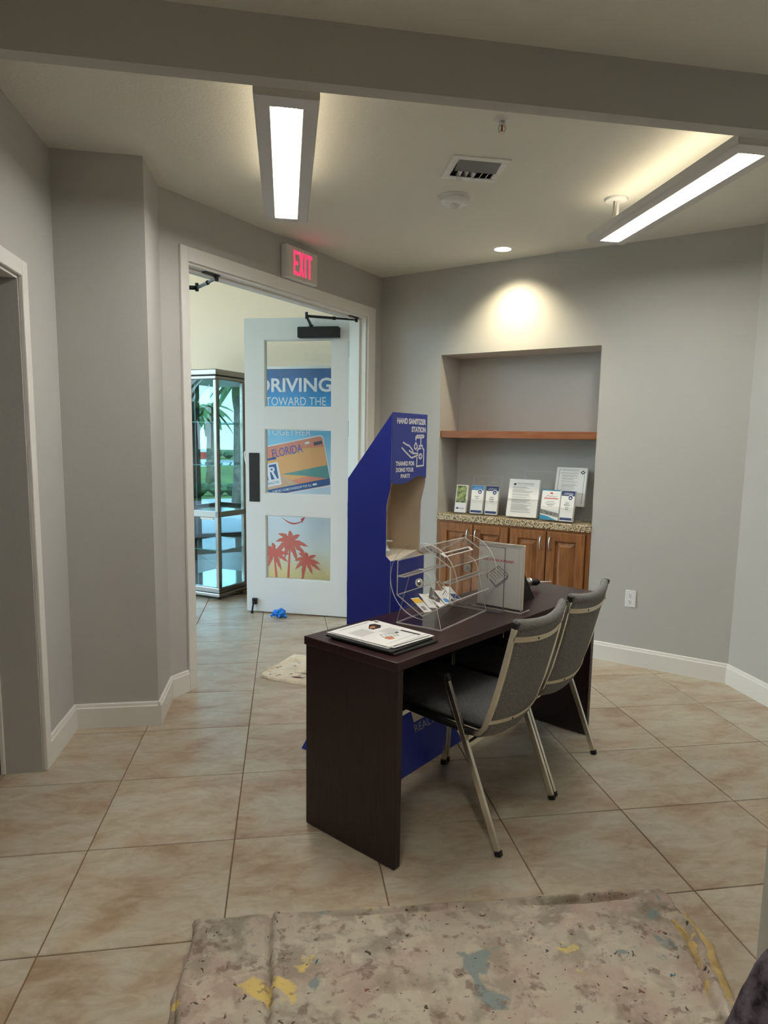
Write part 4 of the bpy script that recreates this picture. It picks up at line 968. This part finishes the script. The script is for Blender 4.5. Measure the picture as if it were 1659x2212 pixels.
b = MB(); b.slab([(X0, Y0, 1.583), (X1, Y0, 1.583), (X1, Y1, 1.289), (X0, Y1, 1.289)], (0, 0, .003)); b.build('sloped_top', M_BLUE, st)
b = MB(); b.box(X0, X1, Y1 - .002, Y1 + .002, BZ, 1.29); b.build('back_panel', M_BLUE, st)
b = MB(); b.box(X0 + th, X1 - th, Y1 - .046, Y1 - .042, .934, 1.34); b.build('inner_back', M_TANB, st)
b = MB(); b.slab([(X0 + th, Y0 + .002, .926), (X0 + th, Y0 + .034, .954), (X0 + th, Y1 - .046, .954), (X0 + th, Y1 - .046, .948), (X0 + th, Y0 + .034, .948), (X0 + th, Y0 + .004, .922)], (X1 - X0 - 2 * th, 0, 0)); b.build('shelf', M_CREAMB, st)
PH = lambda a, z, d: (X0 + a, Y0 - d, z)
pw = X1 - X0
lettering('HAND SANITIZER', hp, M_PRINTW, PH, .031, .251, 1.5385, 1.5645, bold=.05)
lettering('STATION', hp, M_PRINTW, PH, .139, .250, 1.504, 1.529, bold=.05)
lettering('THANKS FOR', hp, M_PRINTW, PH, .026, .167, 1.3545, 1.375, bold=.05)
lettering('DOING YOUR', hp, M_PRINTW, PH, .029, .161, 1.327, 1.347, bold=.05)
lettering('PART!', hp, M_PRINTW, PH, .064, .132, 1.3005, 1.319, bold=.05)
def stroke(b, P_, pts, wd, lift, mi=0):
    for (xa, za), (xb, zb) in zip(pts, pts[1:]):
        dx, dz = xb - xa, zb - za; l = math.hypot(dx, dz) or 1; nx, nz = -dz / l * wd / 2, dx / l * wd / 2; ex, ez = dx / l * wd * .35, dz / l * wd * .35
        b.add([P_(xa + nx - ex, za + nz - ez, lift), P_(xb + nx + ex, zb + nz + ez, lift), P_(xb - nx + ex, zb - nz + ez, lift), P_(xa - nx - ex, za - nz - ez, lift)], [(0, 1, 2, 3)], mi)
def icon(px, py): return ((px - 95) / 1070 * .263, 1.583 - (py - 20 - 70 * (px - 90) / 1080) / 2030 * .300)
b = MB(); sw = .0075
for pts in ([(415, 890), (520, 965), (590, 990), (640, 1050), (700, 1130), (725, 1200)], [(375, 1045), (500, 1190), (650, 1345), (690, 1365), (860, 1305), (870, 1245), (720, 1235), (670, 1200), (600, 1145)],
            [(800, 910), (760, 1010), (760, 1070), (800, 1115), (845, 1070), (845, 1010), (800, 910)], [(800, 830), (800, 740), (840, 700), (1040, 700), (1055, 730), (1040, 765), (830, 765)],
            [(960, 780), (960, 1005)], [(930, 1080), (915, 1015), (1010, 1015), (1015, 1090), (1060, 1140), (1060, 1630), (840, 1640), (845, 1370)], [(960, 1100), (890, 1105), (850, 1170)]):
    stroke(b, PH, [icon(*p) for p in pts], sw, .0012)
poly(b, PH, [icon(955 + 62 * math.cos(i * math.pi / 8), 1340 + 98 * math.sin(i * math.pi / 8)) for i in range(16)], 0, .0013)
poly(b, PH, [icon(x_, y_) for x_, y_ in ((915, 1328), (995, 1328), (995, 1352), (915, 1352))], 1, .0017); poly(b, PH, [icon(x_, y_) for x_, y_ in ((946, 1275), (964, 1275), (964, 1405), (946, 1405))], 1, .0017)
tag(b.build('hand_and_bottle_print', [M_PRINTW, mat('icon_blue', (52, 68, 156), .5)], hp, recalc=False), 'white line drawing of a hand under a pump bottle')
# base print: cream block and word, on the sloped base front
sl = Vector((0, Y0, BZ)).normalized()
def PBase(a, q_, d): n_ = Vector((0, -BZ, Y0)).normalized(); p = Vector((a, 0, 0)) + sl * q_ + n_ * d; return tuple(p)
rects('block_print', st, PBase, [(.240, .460, .194, .400, 0), (.275, .300, .225, .401, 1), (.335, .385, .300, .360, 1), (.345, .365, .225, .29, 1)], [M_CREAMB, M_BLUE], .001)
lettering('REALTOR', st, mat('grey_letter_print', (168, 170, 184), .5), PBase, .233, .478, .149, .182, lift=.001)
bt = thing('pump_bottle', 'small white pump bottle standing inside the blue sanitizer station', 'bottle', (0, 0, 0), 0)
cA, sA = math.cos(A_ST), math.sin(A_ST)
bt.location = (ST[0] + cA * .178 - sA * .200, ST[1] + sA * .178 + cA * .200, .9545)
b = MB(); b.lathe([(.020, 0), (.021, .004), (.021, .022), (.012, .030), (.010, .034)], n=20); b.build('bottle_body', M_WHITE, bt, smooth='auto')
b = MB(); b.lathe([(.011, .034), (.011, .044), (.005, .046), (.005, .060)], n=16); b.build('collar', M_WHITE, bt, smooth='auto')
b = MB(); b.box(-.008, .030, -.007, .007, .060, .068); b.build('pump_head', M_WHITE, bt, bevel=.003)

# ------------------------------------------------------------------ things on the desk
AD = R(47.3)
dr_ = thing('raffle_drum', 'clear acrylic hexagonal raffle drum on its stand on the desk', 'drum', (.583, 2.468, DZ + .0005), AD)
# x along the axle, y towards the entrance, z up
PY, PZ = .100, .178
th = .005
def ring(pts, x, dx): return [(x, y, z) for y, z in pts], (dx, 0, 0)
b = MB(); b.box(0, .395, 0, .204, 0, .005, 0); b.build('base_plate', M_ACR, dr_)
b = MB()
for y in (0, .201): b.box(0, .395, y, y + .003, .0002, .0056)
for x in (0, .392): b.box(x, x + .003, .003, .201, .0002, .0056)
b.build('base_edge', M_ACRE, dr_)
for x in (0.0, .390):
    arch = [(0, .005), (.204, .005)] + [(PY + .052 * math.cos(R(a)) , .180 + .052 * math.sin(R(a))) for a in range(12, 169, 12)]
    b = MB(); b.slab([(x, y, z) for y, z in arch], (th, 0, 0), 0, 1); b.build('stand_arch', [M_ACR, M_ACRE], dr_)
for x in (.022, .368):
    b = MB(); disc = [(PY + .152 * math.cos(2 * math.pi * i / 48), PZ + .152 * math.sin(2 * math.pi * i / 48)) for i in range(48)]
    b.slab([(x, y, z) for y, z in disc], (th, 0, 0), 0, 1); b.build('end_disc', [M_ACR, M_ACRE], dr_)
hexr = .141
hexp = [(PY + hexr * math.cos(R(30 + 60 * k)), PZ + hexr * math.sin(R(30 + 60 * k))) for k in range(6)]   # vertices at 30,90,...: point up
for k in range(6):
    (ya, za), (yb, zb) = hexp[k], hexp[(k + 1) % 6]; nn = Vector((0, (ya + yb) / 2 - PY, (za + zb) / 2 - PZ)).normalized() * -.004
    b = MB(); b.slab([(.027, ya, za), (.368, ya, za), (.368, yb, zb), (.027, yb, zb)], nn, 0, 1)
    b.build('drum_panel', [M_ACR, M_ACRE], dr_)
b = MB()                                                              # end outline of the hexagon glued to the discs
for x in (.0265, .366):
    for k in range(6):
        (ya, za), (yb, zb) = hexp[k], hexp[(k + 1) % 6]; c_ = .962
        b.add([(x, ya, za), (x, yb, zb), (x, PY + (yb - PY) * c_, PZ + (zb - PZ) * c_), (x, PY + (ya - PY) * c_, PZ + (za - PZ) * c_)], [(0, 1, 2, 3)])
b.build('glued_rim', M_ACRE, dr_)
for yy in (PY + .104, PY - .104):
    b = MB(); b.box(.030, .364, yy - .016, yy + .016, PZ + .004, PZ + .009, 0); b.build('baffle', [M_ACR], dr_)
    b = MB(); b.box(.030, .364, yy - .016, yy - .0135, PZ + .0038, PZ + .0092); b.box(.030, .364, yy + .0135, yy + .016, PZ + .0038, PZ + .0092); b.box(.030, .0325, yy - .0135, yy + .0135, PZ + .0038, PZ + .0092); b.build('baffle_edge', M_ACRE, dr_)
for x, sx in ((0, -1), (.395, 1)):
    b = MB(); b.cyl((x, PY, PZ), (x + sx * .004, PY, PZ), .017, n=20); b.build('washer', M_ACRE, dr_)
    b = MB(); b.cyl((x + sx * .004, PY, PZ), (x + sx * .010, PY, PZ), .010, .005, n=14); b.build('axle_nut', M_STEEL, dr_, smooth='auto')
# ticket slot in the panel facing the chairs (between the 90 and 150 degree edges it is towards -y)
(ya, za), (yb, zb) = hexp[1], hexp[2]
pa, pb = Vector((0, ya, za)), Vector((0, yb, zb))
if pb.y > PY: pa, pb = Vector((0, hexp[0][0], hexp[0][1])), Vector((0, hexp[1][0], hexp[1][1]))
(ya, za) = hexp[1]; (yb, zb) = min((hexp[0], hexp[2]), key=lambda p: p[0])
pa, pb = Vector((0, ya, za)), Vector((0, yb, zb)); up_ = Vector((0, -.5, .866)) 
def PSl(x, s_, d): q_ = pa.lerp(pb, s_) + up_ * d; return (x, q_.y, q_.z)
b = MB()
for x0, x1, s0, s1, mi in ((.06, .30, .44, .47, 0), (.06, .30, .58, .61, 0), (.06, .075, .47, .58, 0), (.285, .30, .47, .58, 0), (.15, .27, .515, .54, 1)):
    pbox(b, PSl, x0, x1, s0, s1, .0005, .0035, mi)
tag(b.build('ticket_slot', [M_ACRE, M_PRINTK], dr_), 'raised slot for dropping in cards')
b = MB()
for i in range(7):
    s_ = .06 + i * .12; pbox(b, PSl, .030 + .004 * i, .038 + .004 * i, s_, s_ + .06, .0005, .0015)
b.build('perforation', M_PRINTK, dr_)
# business cards lying on the lower panel
low = min(hexp, key=lambda p: p[1]); lf = [p for p in hexp if p[1] < PZ and p[0] > PY + .05][0]
pa2, pb2 = Vector((0, low[0], low[1])), Vector((0, lf[0], lf[1])); nin = Vector((0, -.5, .866)).normalized()
def drum_world(p):
    c_, s_ = math.cos(AD), math.sin(AD); return Vector((.583 + c_ * p[0] - s_ * p[1], 2.468 + s_ * p[0] + c_ * p[1], DZ + .0005 + p[2]))
slope = (pb2 - pa2).normalized()
def card(x, s_, rot, lay, label, body, rl, mats, w_=.089, h_=.051):
    t = bpy.data.objects.new('business_card', None); COL.objects.link(t); tag(t, label, 'card', 'business cards in the raffle drum')
    ex = Vector((math.cos(rot), 0, 0)) + slope * math.sin(rot); ey = nin.cross(ex)
    o_ = Vector((x, 0, 0)) + pa2 + slope * s_ + nin * (.0062 + .0024 * lay)
    rotd = Matrix.Rotation(AD, 3, 'Z'); M = Matrix((rotd @ ex, rotd @ ey, rotd @ nin)).transposed().to_4x4(); M.translation = drum_world(o_); t.matrix_world = M
    b = MB(); b.box(-w_ / 2, w_ / 2, -h_ / 2, h_ / 2, 0, .0005); b.build('card_stock', body, t)
    rects('print', t, lambda a, q_, d: (a, q_, .0005 + d), rl, mats, .0004)
    return t
K = [M_PRINTG, M_PRINTY, M_PRINTN, M_PRINTB, M_PRINTK, M_PRINTW, M_PRINTR]
card(.085, .050, R(80), 0, 'white card with a yellow band at the near end of the drum', M_PAPER, [(.012, .040, -.0255, .0255, 1), (-.032, -.008, -.006, .016, 0)], K)
card(.145, .055, R(68), 1, 'plain white card with faint grey lines, second from the near end of the drum', M_PAPER, [(-.02, .0, -.012, -.010, 0), (-.02, .01, -.006, -.004, 0), (-.044, .044, -.0255, -.022, 4)], K)
card(.190, .045, R(84), 2, 'white card beside the striped one in the middle of the drum', M_PAPER, [(-.03, .0, -.01, -.008, 0), (-.03, .0, -.004, -.002, 0)], K)
card(.215, .070, R(30), 3, 'dark photo card high in the middle of the drum', mat('photo_card', (96, 92, 84), .5, noise_amt=.5, noise_scale=90), [(-.03, -.01, -.012, .012, 0)], K)
card(.245, .042, R(70), 4, 'white card with a light blue patch in the middle of the drum', M_PAPER, [(-.035, -.010, -.018, .016, 3), (.0, .03, .0, .003, 6)], K)
card(.285, .050, R(18), 5, 'white card with black lines at the far end of the drum', M_PAPER, [(-.035, .03, .012, .015, 4), (-.035, .02, .004, .006, 0), (-.035, .025, -.004, -.002, 0)], K)
card(.315, .045, R(70), 6, 'white card with a navy photo corner at the far end of the drum', M_PAPER, [(-.040, -.006, -.022, .018, 2), (.005, .03, -.01, -.008, 0)], K)

# white sign box
SA = (.847, 2.894, DZ + .0005); A_SG = R(-46.5)
sg = thing('desk_sign', 'white upright sign reading PLEASE TAKE A PACKET on the desk beside the raffle drum', 'sign', SA, A_SG)
SW_, SHh = .217, .290
b = MB(); b.box(0, SW_, .003, .026, .004, SHh - .004); b.build('packet_stack', mat('cream_packets', (226, 214, 194), .7), sg)
b = MB(); b.box(.004, SW_ - .004, 0.0005, .003, .006, SHh - .008); b.build('sign_sheet', M_PAPER, sg)
b = MB(); b.box(-.002, SW_ + .002, -.005, -.002, 0, SHh); b.build('cover_sheet', M_ACR, sg)
b = MB(); b.box(-.004, SW_ + .020, -.035, .045, 0, .004); b.build('foot_plate', M_ACR, sg)
b = MB(); b.box(-.002, SW_ + .002, -.0052, .0005, SHh - .004, SHh); b.box(SW_, SW_ + .003, -.0052, -.001, 0, SHh); b.box(-.004, SW_ + .020, -.0355, -.034, 0, .0045); b.box(SW_ + .0185, SW_ + .0205, -.035, .045, 0, .0045); b.build('edge', M_ACRE, sg)
b = MB()
for (x0, x1, z0, z1) in ((.010, SW_ - .010, SHh - .0165, SHh - .015), (.010, .0112, .012, SHh - .016), (SW_ - .0155, SW_ - .0143, .012, SHh - .016)): b.add([(x0, .0001, z0), (x1, .0001, z0), (x1, .0001, z1), (x0, .0001, z1)], [(0, 1, 2, 3)])
b.build('border_print', mat('faint_grey_print', (206, 202, 196), .7), sg, recalc=False)
PG = lambda a, z, d: (a, -d + .0004, z)
lettering('PLEASE TAKE A PACKET', sg, M_PRINTR, PG, .022, .178, .206, .2165, bold=.02, lift=.001)
b = MB()
o_ = [(.103, .187), (.148, .158), (.152, .147), (.093, .098), (.045, .140)]
stroke(b, PG, o_ + o_[:1], .0024, .001, 0)
poly(b, PG, [(.045, .140), (.093, .098), (.093, .088), (.045, .130)], 1, .001); poly(b, PG, [(.093, .098), (.152, .147), (.152, .137), (.093, .088)], 1, .0011)
for k in range(5):
    f_ = k / 4; xa, za = .100 - .040 * f_, .178 - .034 * f_; stroke(b, PG, [(xa, za), (xa + .034, za - .026)], .0018, .0012, 0)
stroke(b, PG, [(.136, .163), (.130, .154), (.140, .148), (.152, .147)], .002, .0013, 0)
tag(b.build('packet_drawing', [M_PRINTK, mat('lilac_grey_print', (176, 166, 172), .6)], sg, recalc=False), 'drawing of a stack of paper sheets')

# empty clear holder in front of the sign
ch = thing('acrylic_stand', 'empty clear acrylic sign stand between the raffle drum and the white sign', 'holder', (.922, 2.743, DZ + .0005), A_SG)
b = MB(); b.box(-.215, 0, -.003, 0, 0, .279, 0); b.build('upright_sheet', [M_ACR], ch)
b = MB(); b.box(-.215, .004, -.036, .003, 0, .003); b.build('foot_plate', M_ACR, ch)
M_EDGEB = mat('blue_grey_acrylic_edge', (120, 122, 136), .3)
b = MB(); b.box(-.0022, 0, -.0034, .0004, .003, .279); b.box(-.215, 0, -.0034, .0004, .277, .2792); b.box(-.215, .004, -.0365, -.035, 0, .0036); b.box(.0025, .0042, -.036, .003, 0, .0036); b.build('edge', M_EDGEB, ch)

# black easel behind the sign
p_ = dsk(1.000, .150, DZ + .0005)
ez = thing('display_easel', 'black wedge-shaped easel standing behind the white sign', 'easel', p_, A_DESK)
b = MB(); b.slab([(.158, 0, .004), (.150, 0, .004), (.000, 0, .192), (.010, 0, .196)], (0, .16, 0)); b.build('sloped_face', M_BLACKP, ez, bevel=.002)
b = MB(); b.slab([(-.012, 0, .004), (-.004, 0, .004), (.006, 0, .190), (-.002, 0, .190)], (0, .16, 0)); b.build('rear_leg', M_BLACKP, ez, bevel=.002)
b = MB(); b.slab([(-.003, 0, .004), (.148, 0, .004), (.004, 0, .186)], (0, .004, 0)); b.build('side_web', M_BLACKP, ez)
b = MB(); b.box(-.012, .160, 0, .16, 0, .005); b.build('base_strip', M_BLACKP, ez)

# drill behind the sign, bit pointing to the right
dp = dsk(1.312, .306, DZ + .0005)
dq = dsk(1.4305, .209, DZ + .0005)
da = math.atan2(dq[1] - dp[1], dq[0] - dp[0])
dl_ = thing('power_drill', 'drill on the far corner of the desk, silver chuck and bit showing', 'drill', dp, da)
b = MB()
def lx(prof, mi=0):
    n_ = 20; vs_ = []
    for x, r_ in prof:
        for i in range(n_): a = 2 * math.pi * i / n_; vs_.append((x, r_ * math.cos(a), .030 + r_ * math.sin(a)))
    fs = [(k * n_ + i, k * n_ + (i + 1) % n_, (k + 1) * n_ + (i + 1) % n_, (k + 1) * n_ + i) for k in range(len(prof) - 1) for i in range(n_)] + [list(range(n_)), list(range((len(prof) - 1) * n_, len(prof) * n_))]
    b.add(vs_, fs, mi)
lx([(-.12, .022), (-.11, .028), (-.01, .028), (.0, .022)]); b.box(-.09, -.055, .0, .13, .004, .040); b.box(-.115, -.035, .12, .18, .002, .046); b.build('drill_body', M_BLACKP, dl_, bevel=.004)
b = MB(); lx([(0, .016), (.004, .020), (.030, .020), (.034, .023), (.044, .023), (.046, .018)]); b.build('chuck_ring', M_STEEL, dl_, smooth='auto')
b = MB(); lx([(.046, .018), (.075, .018), (.092, .008)]); b.build('chuck_nose', M_BLACKP, dl_, smooth='auto')
b = MB(); lx([(.092, .0035), (.150, .0035), (.157, .001)]); b.build('drill_bit', mat('bright_bit_steel', (232, 232, 228), .3, metal=.3), dl_, smooth='auto')

# papers at the near end: two black folders, then sheets
def flat(name, label, cat, s_, d_, rot, w_, h_, z, mats, tk, rl, group=None, mb=None):
    p = dsk(s_, d_, z); t = thing(name, label, cat, p, A_DESK + rot, group)
    b = MB(); b.box(0, w_, 0, h_, 0, tk); b.build('sheet' if mb is None else 'cover', mb or M_PAPER, t, bevel=.0004 if mb else 0)
    if rl: rects('print', t, lambda a, q_, d: (a, q_, tk + d), rl, mats, .0004)
    return t
M_FOLD = mat('charcoal_folder', (34, 36, 36), .5)
zz = DZ + .0005
flat('folder', 'charcoal folder lowest under the papers at the near end of the desk', 'folder', .040, .048, R(-1), .232, .315, zz, [], .006, [], 'charcoal folders on the desk', M_FOLD)
flat('folder', 'upper charcoal folder directly under the white flyers', 'folder', .036, .060, R(1.5), .235, .312, zz + .0066, [], .006, [], 'charcoal folders on the desk', M_FOLD)
zz += .0132
FM = [M_PRINTK, M_PRINTG, M_PRINTO, M_PRINTR]
flat('flyer', 'white flyer with a dark end band, lowest of the loose sheets', 'flyer', .055, .092, R(1.5), .219, .296, zz, FM, .0012, [(.01, .018, .02, .28, 0), (.012, .20, .270, .288, 0)], 'flyers on the desk')
flat('flyer', 'white flyer turned a little, its black strip showing under the top sheet', 'flyer', .070, .078, R(-2.2), .216, .300, zz + .0018, FM, .0012, [(.012, .204, .010, .016, 0), (.012, .204, .272, .292, 0)], 'flyers on the desk')
t = flat('flyer', 'topmost white flyer with a photo and line drawing at the near end of the desk', 'flyer', .062, .094, R(2.2), .216, .279, zz + .0036, FM, .0012,
     [(.030, .190, .262, .266, 1)] + [(.028, .105, .215 - k * .007, .2172 - k * .007, 1) for k in range(10)] + [(.122, .19, .150 - k * .008, .152 - k * .008, 1) for k in range(7)] + [(.030, .19, .026, .028, 1), (.185, .198, .010, .10, 0), (.150, .165, .085, .098, 0)], 'flyers on the desk')
PT = lambda a, q_, d: (a, q_, .0012 + d)
b = MB(); poly(b, PT, [(.128, .182), (.165, .176), (.195, .200), (.194, .232), (.172, .238), (.150, .222), (.128, .205)], 0, .0006)
poly(b, PT, [(.132, .196), (.150, .190), (.168, .206), (.160, .216), (.140, .212)], 1, .0009)
poly(b, PT, [(.070, .052), (.092, .048), (.104, .070), (.082, .085), (.066, .074)], 1, .0006)
stroke(b, PT, [(.075, .085), (.130, .060), (.146, .092), (.092, .118), (.075, .085)], .0022, .0008, 2)
for k in range(3): stroke(b, PT, [(.092 + .014 * k, .080 - .006 * k), (.105 + .014 * k, .107 - .006 * k)], .0016, .0008, 2)
stroke(b, PT, [(.100, .215), (.126, .180), (.195, .190)], .0012, .0007, 2)
tag(b.build('photo_print', [mat('dark_photo', (70, 54, 46), .5, noise_amt=.6, noise_scale=80), M_PRINTO, M_PRINTK], t, recalc=False), 'small photographs and line drawing')

# ------------------------------------------------------------------ floor cloths, glove, dark bundle
def nz(x, y, s_, o_=0): return noise.noise(Vector((x * s_ + o_, y * s_ - o_, o_ * .37)))
def left_edge(y): return -.284 + .006 * math.sin(y * 21) + .008 * nz(0, y, 9, 2)
def right_edge(y):
    pts = [(1.16, 1.150), (1.42, 1.168), (1.52, 1.186), (1.62, 1.205), (1.757, 1.214), (1.84, 1.225), (1.90, 1.205)]
    for (ya_, xa_), (yb_, xb_) in zip(pts, pts[1:]):
        if y <= yb_: return xa_ + (xb_ - xa_) * (y - ya_) / (yb_ - ya_) + .010 * nz(3, y, 16, 5) + .006 * nz(3, y, 45, 8)
    return 1.21
def top_edge(x): return 1.955 + (1.882 - 1.955) * (x + .284) / 1.496 + .004 * nz(x, 0, 12, 4) + .002 * nz(x, 0, 60, 1)
def cloth_pt(u, v):
    y = 1.16 + (top_edge(-.284 + 1.49 * u) - 1.16) * v; x = left_edge(y) + (right_edge(y) - left_edge(y)) * u; y = 1.16 + (top_edge(x) - 1.16) * v
    edge = min(1, u / .010, (1 - u) / .012, (1 - v) / .012); edge = max(0, edge) ** .5
    h = .026 + .004 * nz(x, y, 5) + .0028 * nz(x, y, 14, 3) + .0016 * nz(x, y, 34, 7)
    xr = -.045 + .012 * nz(0, y, 4, 6); h += .010 * math.exp(-((x - xr - .014) / .018) ** 2) - .020 * math.exp(-((x - xr + .006) / .007) ** 2)     # fold line near the left
    yf = top_edge(x) - .030 - .010 * math.sin((x - .72) * 7)                                                       # long wrinkle near the top edge
    m = max(0, min(1, (x - .70) / .08, (1.13 - x) / .08)); h += m * (.016 * math.exp(-((y - yf - .014) / .011) ** 2) - .022 * math.exp(-((y - yf + .001) / .006) ** 2))
    m2 = max(0, min(1, (x - .05) / .2, (.65 - x) / .2)); y2 = top_edge(x) - .022; h += m2 * (.008 * math.exp(-((y - y2) / .008) ** 2) - .012 * math.exp(-((y - y2 + .013) / .005) ** 2))
    xf = right_edge(y) - .035 - .15 * max(0, 1.68 - y) ; m3 = max(0, min(1, (1.80 - y) / .08)); h += m3 * (.020 * math.exp(-((x - xf - .016) / .020) ** 2) - .010 * math.exp(-((x - xf + .014) / .010) ** 2))
    h += .006 * math.exp(-((x - 1.06 - (y - 1.72) * .9 + .03 * nz(x, y, 8, 9)) / .010) ** 2) * max(0, min(1, (y - 1.55) / .05, (1.80 - y) / .05))
    return (x, y, .0015 + max(.004, h) * edge)
b = MB(); b.grid(cloth_pt, 230, 150)
dc = b.build('drop_cloth', M_CLOTH, None, smooth=True, recalc=False)
tag(dc, 'large folded canvas drop cloth blotched with old paint in the foreground', 'cloth')
def under(u, v):
    y = 1.16 + .67 * v; xo = -.325 + .040 * v + .010 * nz(1, y, 14, 2); x = xo + (-.20 - xo) * u
    return (x, y, .001 + (.008 + .004 * nz(x, y, 18, 4)) * min(1, u * 12, (1 - v) * 20))
b = MB(); b.grid(under, 24, 60); tag(b.build('under_fold', M_CLOTH, dc, smooth=True, recalc=False), 'lower fold of the cloth showing at its left edge')
def yroll(u, v):
    y = 1.40 + .36 * v; a = math.pi * (u * 1.0); xc = right_edge(y) - .018 - .12 * max(0, 1.66 - y); rr_ = .028 + .008 * nz(y, u, 14, 3) + .004 * nz(y, u * 2, 40, 5)
    return (xc + rr_ * 1.2 * math.cos(math.pi - a), y, .001 + (.020 + rr_ * .8 * math.sin(a)) * min(1, .35 + (1 - v) * 14 * .1 + .5) * (.25 + .75 * math.sin(math.pi * (.08 + .84 * v)) ** .5) )
b = MB(); b.grid(yroll, 14, 60); tag(b.build('edge_roll', mat('yellowed_canvas', (206, 178, 116), .9, noise_amt=.35, noise_scale=24, rgb2=(170, 146, 106), bump=.5, bump_scale=60), dc, smooth=True, recalc=False), 'yellowed rolled edge')

def rag_out(t):   # outline from the left tip along the near edge, then back along the far edge
    return t
rag_near = [(-.158, 4.150), (-.10, 4.085), (.0, 4.020), (.11, 3.962), (.24, 3.90), (.36, 3.86)]
rag_far = [(-.158, 4.158), (-.115, 4.255), (-.06, 4.35), (.0, 4.47), (.05, 4.57), (.14, 4.53), (.36, 4.44)]
def along(pts, t):
    k = min(int(t * (len(pts) - 1)), len(pts) - 2); f_ = t * (len(pts) - 1) - k
    return Vector((pts[k][0] + (pts[k + 1][0] - pts[k][0]) * f_, pts[k][1] + (pts[k + 1][1] - pts[k][1]) * f_, 0))
def rag(u, v):
    p = along(rag_near, u).lerp(along(rag_far, u), v); e_ = max(0, min(1, v * 14, (1 - v) * 10, u * 20, (1 - u) * 20)) ** .5
    h = .018 + .005 * nz(p.x, p.y, 8, 3) + .003 * nz(p.x, p.y, 22, 1) + .008 * math.exp(-((v - .82) / .05) ** 2) - .006 * math.exp(-((v - .72) / .02) ** 2)
    return (p.x, p.y, .001 + max(.003, h) * e_)
b = MB(); b.grid(rag, 60, 60); rg = b.build('canvas_rag', M_RAG, None, smooth=True, recalc=False); tag(rg, 'small cream canvas drop cloth with dark paint spots, on the floor behind the desk', 'cloth')
b = MB(); R0 = random.Random(5)
for k in range(16):
    u, v = R0.uniform(.2, .8), R0.uniform(.12, .7); c_ = Vector(rag(u, v)) + Vector((0, 0, .0015)); rx, ry = R0.uniform(.005, .014), R0.uniform(.003, .007)
    b.add([c_ + Vector((rx * math.cos(i * math.pi / 4), ry * math.sin(i * math.pi / 4), 0)) for i in range(8)], [list(range(8))])
for (u0, v0, u1, v1) in ((.45, .16, .62, .12), (.55, .30, .80, .27)):
    a_, c_ = Vector(rag(u0, v0)), Vector(rag(u1, v1)); n_ = Vector((.2, .95, 0)) * .012; z_ = Vector((0, 0, .004)); b.add([a_ + z_, a_.lerp(c_, .5) - n_ + z_, c_ + z_, a_.lerp(c_, .5) + n_ + z_], [(0, 1, 2, 3)], 1)
b.build('paint_spot', [mat('dark_paint', (72, 62, 54), .6), mat('maroon_paint', (108, 50, 46), .6)], rg, recalc=False)

# crumpled blue glove at the door
gl = thing('crumpled_glove', 'crumpled bright blue disposable glove on the floor against the white door leaf', 'glove', (-.052, 5.588, 0), R(-20))
bm = bmesh.new(); bmesh.ops.create_icosphere(bm, subdivisions=4, radius=1.0)
for v in bm.verts:
    p = v.co.copy(); k = 1 + .38 * noise.noise(p * 1.6 + Vector((4, 1, 2))) + .22 * abs(noise.noise(p * 4.1)) - .15 * abs(noise.noise(p * 7.3 + Vector((1, 9, 3))))
    v.co = Vector((p.x * .052 * k, p.y * .034 * k, .036 + p.z * .036 * k)); v.co.z = max(.001, v.co.z)
me = bpy.data.meshes.new('palm'); bm.to_mesh(me); bm.free(); me.materials.append(mat('blue_nitrile', (24, 128, 226), .4)); o = bpy.data.objects.new('palm', me); COL.objects.link(o); o.parent = gl
for k, (x, y, a, L) in enumerate(((.040, -.012, -.5, .030), (-.040, -.008, 3.6, .034), (.012, -.026, -1.5, .026))):
    b = MB(); d = Vector((math.cos(a), math.sin(a), 0)); p = Vector((x, y, .016))
    b.sweep([p, p + d * L * .5 + Vector((0, 0, .008)), p + d * L + Vector((0, 0, -.006))], [(math.cos(q_) * .011 * (1 + .2 * (i % 2)), math.sin(q_) * .008) for i, q_ in enumerate([j * math.pi / 4 for j in range(8)])], (0, 0, 1))
    b.build('finger', mat('blue_nitrile', (24, 128, 226), .4), gl, smooth=True)

# dark mottled fabric bag against the near wall end
bg_ = thing('fabric_bag', 'dark mottled black and grey fabric bag by the near wall end', 'bag', (1.10, .985, 0), R(4))
prof = [(-.345, 0), (-.330, .12), (-.305, .24), (-.262, .335), (-.220, .425), (-.190, .49), (-.12, .53), (.0, .54), (.05, .48), (.08, .30), (.09, 0)]
b = MB()
def bag(u, v):
    k = v * (len(prof) - 1); i = min(int(k), len(prof) - 2); f_ = k - i; x = prof[i][0] + (prof[i + 1][0] - prof[i][0]) * f_; z = prof[i][1] + (prof[i + 1][1] - prof[i][1]) * f_
    y = -.12 + .23 * u; e_ = (1 - abs(2 * u - 1) ** 5); cx = -.10
    k2 = .93 + .07 * e_; q_ = .006 * nz(x * 3 + y, z, 9, 2) + .004 * nz(x + y * 2, z, 26, 4)
    return (cx + (x - cx) * k2 + q_, y + q_, max(0, z * (.93 + .07 * e_) + q_))
b.grid(bag, 24, 70); b.v += []; 
b.build('bag_body', mat('mottled_dark_fabric', (44, 40, 44), .95, noise_amt=.9, noise_scale=26, rgb2=(112, 104, 112), bump=.8, bump_scale=120, spec=.1), bg_, smooth=True, recalc=False)
b = MB(); b.sweep([(-.16, -.122, .39), (-.15, -.14, .30), (-.10, -.145, .26), (-.04, -.14, .30), (-.02, -.122, .42)], [(-.012, -.003), (.012, -.003), (.012, .003), (-.012, .003)], (0, 1, 0)); b.build('strap', mat('dark_strap', (58, 50, 50), .9), bg_)
